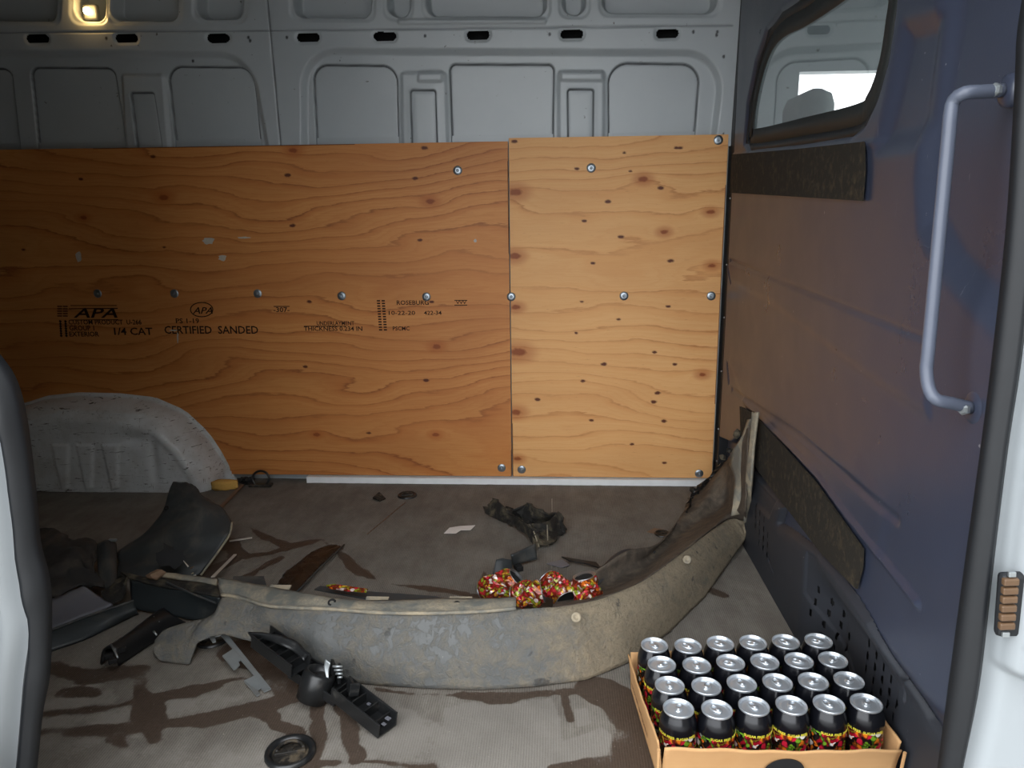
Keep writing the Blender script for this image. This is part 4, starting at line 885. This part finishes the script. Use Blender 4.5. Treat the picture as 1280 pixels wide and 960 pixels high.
stick('plastic_strip', (266, 722), (294, 694), .008, .003, M['stick'], 'narrow pale strip leaning by the crusted top edge of the black panel', 'plastic strip', .05, .004)
stick('stalk', (459, 668), (507, 628), .0016, .0015, M['wood'], 'long thin dry stalk reaching to the floor anchor by the plywood', 'stalk')
stick('wire_sliver', (690, 624), (690, 640), .0012, .001, M['stick'], 'short hair-thin pale sliver lying behind the crumpled black fragment', 'sliver')
# wet dark wood slab
bk = empty('wet_wood_slab', at(385, 712, z=0), 'wet dark brown splintered slab lying on the floor behind the large bumper', 'wood slab')
loft('slab', [L((342, 741, .004), (358, 716, .006), (385, 695, .006), (408, 684, .006), (418, 682, .006)), L((356, 741, .016), (375, 718, .02), (395, 703, .018), (412, 690, .014), (424, 683, .01)), L((369, 742, .006), (388, 722, .008), (405, 703, .008), (418, 690, .008), (428, 682, .006))], M['bark'], bk, 40, 12, .006, .010, 5, None, .004)
bm = bmesh.new(); tube(bm, L((370, 741, .012), (400, 710, .014), (430, 681, .012)), .003, 6, 12); adopt(obj('raised_edge', bm, M['frag'], None, True), bk)
# crumpled black fragment
cf = empty('crumpled_black_fragment', at(660, 660, z=0), 'crumpled mud-caked black plastic fragment on the floor in front of the plywood seam', 'plastic fragment')
loft('left_wing', [L((606, 630, .03), (613, 643, .01), (632, 657, .004), (650, 667, .004), (668, 686, .004)), L((618, 628, .04), (632, 636, .05), (645, 647, .055), (660, 655, .055), (670, 662, .05)), L((622, 632, .03), (640, 645, .03), (655, 655, .03), (664, 668, .02), (672, 684, .01))], M['mudf'], cf, 15, 7, .005, .030, 3, None, .016, True)
loft('back_wing', [L((630, 634, .035), (648, 632, .05), (658, 627, .06), (672, 637, .055), (684, 643, .05), (698, 641, .05)), L((634, 640, .01), (650, 650, .005), (664, 655, .005), (680, 655, .005), (700, 650, .02))], M['mudf'], cf, 15, 6, .005, .028, 5, None, .016, True)
loft('right_cup', [L((664, 654, .045), (676, 653, .05), (688, 650, .05), (700, 641, .055), (706, 660, .03)), L((668, 668, .02), (678, 670, .018), (688, 668, .018), (698, 660, .02), (705, 663, .02)), L((672, 686, .004), (682, 687, .004), (690, 683, .004), (700, 672, .004), (706, 664, .004))], M['mudf'], cf, 12, 7, .005, .024, 7, None, .014, True)
for a, b in (((667, 664), (674, 684)), ((684, 656), (685, 683))):
    bm = bmesh.new(); tube(bm, [at(*a, z=.045), at(*b, z=.008)], .0018, 6); adopt(obj('scuffed_edge', bm, M['lip']), cf)
# grey broken bits behind the crushed cans
gb = empty('grey_clip_fragment', at(640, 705, z=0), 'angular grey plastic fragment leaning behind the crushed cans', 'plastic fragment')
loft('plate', [L((639, 693, .05), (655, 686, .05), (669, 680, .05)), L((641, 706, .012), (655, 703, .012), (671, 700, .012))], M['frag'], gb, 12, 6, .006, .004, 2)
loft('cheek', [L((620, 701, .05), (630, 697, .055), (639, 698, .05)), L((615, 722, .01), (628, 722, .01), (640, 714, .01))], M['frag'], gb, 12, 6, .006, .006, 4)
bm = bmesh.new(); box(bm, at(648, 709, z=.008), (.02, .03, .014), Matrix.Rotation(.4, 4, 'Z'), .002); adopt(obj('foot', bm, M['black']), gb)
tag(flatp('paper_scrap', [(555, 667), (562, 660), (575, 658), (594, 657), (588, 663), (576, 663), (570, 667)], lambda x, y: .004+.0006*((x*7) % 5), .0015, M['paper']), 'torn white paper scrap on the floor, left of the crumpled black fragment', 'paper')
tag(flatp('clear_shard', [(683, 705), (703, 700), (712, 707), (703, 710), (694, 708)], lambda x, y: .004, .002, M['greyp']), 'flat pale triangular shard on the floor, above the crushed cans', 'shard')
tag(flatp('dark_sliver', [(702, 697), (725, 701), (745, 704), (752, 712), (735, 706), (712, 702)], lambda x, y: .006+.012*(712-y)/15, .004, M['blk_plastic']), 'dark bent sliver with a glossy edge beside the pale triangular shard', 'shard')
tag(flatp('grey_ledge_piece', [(393, 738), (400, 734), (460, 741), (545, 747), (560, 752), (470, 752)], lambda x, y: .10, .004, M['frag']), 'long thin grey plastic piece lying along the inside of the bumper lip', 'plastic strip').location = (0, 0, 0)
tag(flatp('small_grey_plate', [(290, 729), (292, 722), (330, 722), (333, 733)], lambda x, y: .10, .004, M['frag']), 'small grey plate behind the left end of the bumper lip', 'plastic strip')
tag(flatp('dark_chip', [(466, 623), (474, 616), (482, 624), (475, 627)], lambda x, y: .003, .004, M['mudf']), 'small dark triangular chip left of the floor anchor by the plywood', 'chip')
tag(flatp('floor_sticker', [(808, 665), (818, 660), (828, 662), (822, 668)], lambda x, y: .0015, .0005, M['wood']), 'faint brown sticker beside the small rusty floor anchor', 'sticker')
# ------------------------------------------------------------------ cans
def can_parts(parent):
    bm = bmesh.new(); lathe(bm, [(.024, .002), (.026, 0), (.029, .003), (.0325, .010), (.033, .016), (.033, .092), (.0322, .099), (.0300, .107), (.0276, .1135), (.0264, .1175)], 36, None, True); obj('body', bm, M['can'], parent, True)
    bm = bmesh.new(); lathe(bm, [(.0264, .1175), (.0270, .1190), (.0272, .1210), (.0266, .1222), (.0258, .1218), (.0250, .1195), (.0244, .1160), (.0236, .1158), (.0225, .1180), (.0160, .1184), (0, .1184)], 36); obj('lid', bm, M['alu'], parent, True)
    bm = bmesh.new(); n_ = 20
    def oval(rx, ry, cy, z): return [bm.verts.new((rx*math.cos(t*math.tau/n_), cy+ry*math.sin(t*math.tau/n_), z)) for t in range(n_)]
    A = oval(.0078, .0125, .002, .1190); B = oval(.0075, .0122, .002, .1208); Ci = oval(.0042, .0045, .008, .1208); Di = oval(.0042, .0045, .008, .1190)
    for a, b in ((A, B), (B, Ci), (Ci, Di)):
        for i in range(n_): bm.faces.new((a[i], a[(i+1) % n_], b[(i+1) % n_], b[i]))
    lathe(bm, [(.0032, .1208), (.0032, .1222), (0, .1224)], 12, Matrix.Translation((0, -.002, 0))); obj('pull_tab', bm, M['alu'], parent, True)
    return parent
c0 = bpy.data.objects.new('drink_can', None); COL.objects.link(c0); c0.empty_display_size = .03; can_parts(c0)
me = text_mesh('SUGAR FREE  SUGAR FREE', .0066); co = np.array([v.co[:] for v in me.vertices]); w = co[:, 0].max()
R_ = .0333+co[:, 2]; an = (co[:, 0]-w/2)/.0333-math.pi/2; me.vertices.foreach_set('co', np.stack([R_*np.cos(an), R_*np.sin(an), .0805+co[:, 1]], -1).ravel()); me.materials.clear(); me.materials.append(M['yell'])
lt = bpy.data.objects.new('lettering', me); COL.objects.link(lt); lt.parent = c0
PIX = [[(822, 803.4), (862.5, 811), (896.6, 800.6), (937.5, 801.6), (977, 802), (1017.4, 805.3)], [(829.7, 827.8), (873.2, 833), (911, 824), (952.5, 825), (996, 828), (1038, 829)],
       [(839.6, 851), (884, 858.8), (926, 854), (969.6, 855), (1013.7, 856), (1058.5, 856)], [(854, 878.8), (900.4, 896.6), (942, 890.6), (988, 889), (1034.7, 890.6), (1076, 885.6)]]
TX, TY, TR, PI_ = .2184, 1.199, .0842, .0671
rows = ['back', 'third', 'second', 'front']; colsn = ['far left', 'second from left', 'third from left', 'third from right', 'second from right', 'far right']
random.seed(5); first = True
for j in range(4):
    for i in range(6):
        dx, dy = i*PI_, (3-j)*PI_; gxp = TX+math.cos(TR)*dx-math.sin(TR)*dy; gyp = TY+math.sin(TR)*dx+math.cos(TR)*dy
        q = at(*PIX[j][i], z=.122); lx, ly = q.x-gxp, q.y-gyp; m_ = .75 if (i == 1) else .25
        if first: o = c0; first = False
        else:
            o = c0.copy(); COL.objects.link(o)
            for chd in c0.children: d_ = chd.copy(); COL.objects.link(d_); d_.parent = o
        o.location = (gxp, gyp-(.006 if i == 1 else 0), .0045); o.rotation_euler = (0, 0, random.uniform(-1.2, 1.6) if j < 3 else random.uniform(-.7, .8))
        rowt = {'front': 'front row', 'second': 'second row from front', 'third': 'third row from front', 'back': 'back row'}[rows[j]]
        tag(o, 'black fruit-print drink can, %s in tray, %s' % (rowt, colsn[i]), 'can', 'drink cans in the cardboard tray')
# cardboard tray
tr = empty('cardboard_tray', (TX, TY, 0), 'open brown cardboard tray holding rows of black cans', 'tray', TR)
a0, a1, b0_, b1_ = -.037, 5*PI_+.037, -.044, 3*PI_+.040
bm = bmesh.new(); box(bm, ((a0+a1)/2, (b0_+b1_)/2, .002), (a1-a0, b1_-b0_, .003)); obj('base', bm, M['card'], tr)
def cwall(p, q, out, h0, h1, name, wavy, hole=None):
    n_ = 40; m_ = 14; V = []; p = Vector(p); q = Vector(q); out = Vector(out)
    for i in range(n_):
        t = i/(n_-1); h = h0*(1-t)+h1*t+wavy*math.sin(t*9)*.5+.0012*math.sin(t*31)
        for k_ in range(m_): s = k_/(m_-1); c = p.lerp(q, t)+out*(.016*s*s+.004*math.sin(math.pi*t)*s); V.append((c.x, c.y, .001+h*s))
    kp = np.ones((n_-1, m_-1), bool)
    if hole:
        for i in range(n_-1):
            for k_ in range(m_-1):
                u2, s2 = (i+.5)/(n_-1), (k_+.5)/(m_-1)
                if ((u2-hole[0])/hole[2])**2+((s2-hole[1])/hole[3])**2 < 1: kp[i, k_] = False
    o = mk(name, np.array(V), gridfaces(n_, m_, keep=kp), M['card'], tr); return solid(o, .003)
fw_ = cwall((a0, b0_, 0), (a1, b0_, 0), (0, -1, 0), .092, .074, 'front_wall', .002)
lw_ = cwall((a0, b1_, 0), (a0, b0_, 0), (-.5, 0, 0), .080, .094, 'side_wall', .002)
cwall((a1, b0_, 0), (a1, b1_, 0), (.4, 0, 0), .078, .078, 'side_wall', .002)
cwall((a1, b1_, 0), (a0, b1_, 0), (0, 1, 0), .070, .074, 'back_wall', .002)
bm = bmesh.new(); tube(bm, [(a0-.010, b0_-.016, .090), (a0-.008, b0_-.008, .03), (a0, b0_, .002)], .003, 6); obj('folded_corner', bm, M['card'], tr); bm = bmesh.new(); tube(bm, [(a1+.006, b0_-.016, .070), (a1+.008, b0_-.008, .03), (a1, b0_, .002)], .003, 6); obj('folded_corner', bm, M['card'], tr)
bm = bmesh.new(); lathe(bm, [(.036, 0), (.036, .0012), (0, .0012)], 36, Matrix.Translation(((a0+a1)/2+.005, b0_-.0105, .034)) @ Matrix.Rotation(math.pi/2+.16, 4, 'X') @ Matrix.Diagonal((1, .85, 1, 1))); obj('hole_shade_disc', bm, M['black'], tr)  # shade of the hole in the front wall, put in as a black disc
# print on the left wall of the tray
for s0, body in ((.045, 'SUGAR FREE'), (.026, '24-12 FL OZ CANS')):
    me = text_mesh(body, .014 if s0 > .04 else .011); co = np.array([v.co[:] for v in me.vertices]); w = co[:, 0].max()
    z = s0+co[:, 1]; sx2 = (z/.074)**2*.016; me.vertices.foreach_set('co', np.stack([a0-sx2-.0028-co[:, 2], b1_-.03-co[:, 0]*.16/w, z], -1).ravel()); me.materials.clear(); me.materials.append(M['card_print'])
    o = bpy.data.objects.new('box_print', me); COL.objects.link(o); o.parent = tr
# crushed cans lying in the bumper
def crushed(px, py, z, yaw_, pitch_, squash, seed, label, length=.085):
    r = empty('crushed_can', at(px, py, z=z), label, 'can', 0, 'crushed cans lying in the bumper'); random.seed(seed)
    nz, ns = 14, 24; V = []; rg_ = np.random.default_rng(seed); ph = rg_.random(6)*6
    R3 = Matrix.Rotation(yaw_, 3, 'Z') @ Matrix.Rotation(pitch_, 3, 'X')
    def pt(t, a, rad):
        fold = 1-squash*math.exp(-((t-.55)/.22)**2)*(.6+.4*math.sin(a*2+ph[0])); cr = 1+.17*math.sin(a*3+t*11+ph[1])*math.sin(math.pi*t)+.11*(abs(math.sin(a*5+t*17+ph[2]))-.5)*math.sin(math.pi*t)
        x = rad*fold*cr*math.cos(a); y = rad*cr*math.sin(a)*(1-.25*squash); zz = (t-.5)*length+.010*math.sin(a+ph[3])*t+.006*math.sin(a*2+ph[4])*math.sin(math.pi*t)
        return R3 @ Vector((x+.012*squash*math.sin(t*5+ph[5]), y, zz))
    for i in range(nz+1):
        t = i/nz; rad = .033*(1-.18*max(0, (t-.88)/.12)-.15*max(0, (.1-t)/.1))
        for k_ in range(ns): V.append(pt(t, k_*math.tau/ns, rad)[:])
    Fs = [(i*ns+k_, i*ns+(k_+1) % ns, (i+1)*ns+(k_+1) % ns, (i+1)*ns+k_) for i in range(nz) for k_ in range(ns)]
    mk('body', V, Fs, M['can2'], r, False)
    for t0, dz in ((1, .002), (0, -.002)):
        bm = bmesh.new(); rings = []
        for rad, e in ((.0272, 0), (.0285, dz), (.0268, dz*1.2), (.0245, -dz*1.5), (.0215, -dz*2)):
            rings.append([bm.verts.new(pt(t0, k_*math.tau/ns, rad)+R3 @ Vector((0, 0, e))) for k_ in range(ns)])
        for A, B in zip(rings, rings[1:]):
            for k_ in range(ns): bm.faces.new((A[k_], A[(k_+1) % ns], B[(k_+1) % ns], B[k_]))
        obj('lid' if t0 else 'can_base', bm, M['alu2'], r, True)
    for t0, dz in ((1, -.003), (0, .003)):
        bm = bmesh.new(); cv = bm.verts.new(pt(t0, 0, 0)+R3 @ Vector((0, 0, dz*5))); ring_ = [bm.verts.new(pt(t0, k_*math.tau/ns, .024)+R3 @ Vector((0, 0, dz))) for k_ in range(ns)]
        for k_ in range(ns): bm.faces.new((ring_[k_], ring_[(k_+1) % ns], cv))
        obj('opening' if t0 else 'base_dent', bm, M['black'] if t0 else M['alu2'], r)
    return r
crushed(624, 731, .060, 1.40, 1.12, .35, 3, 'crushed red print drink can with open silver end, leftmost of four in bumper', .10)
crushed(660, 742, .062, 1.25, 1.30, .30, 8, 'crushed drink can second from the left in the bumper, dark end turned right', .075)
crushed(696, 736, .070, .85, 1.95, .25, 13, 'crushed drink can with bright silver rim facing down, third from the left in the bumper', .075)
crushed(733, 740, .075, .15, -.45, .22, 21, 'crushed drink can standing nearly upright, rightmost of the four in the bumper', .075)
fcan = flatp('flattened_wrapper', [(408, 733), (418, 732), (440, 735), (460, 738), (458, 741), (430, 739), (412, 736)], lambda x, y: .125, .004, M['can2'])
tag(fcan, 'thin flattened colourful wrapper peeping over the bumper lip at left', 'wrapper')
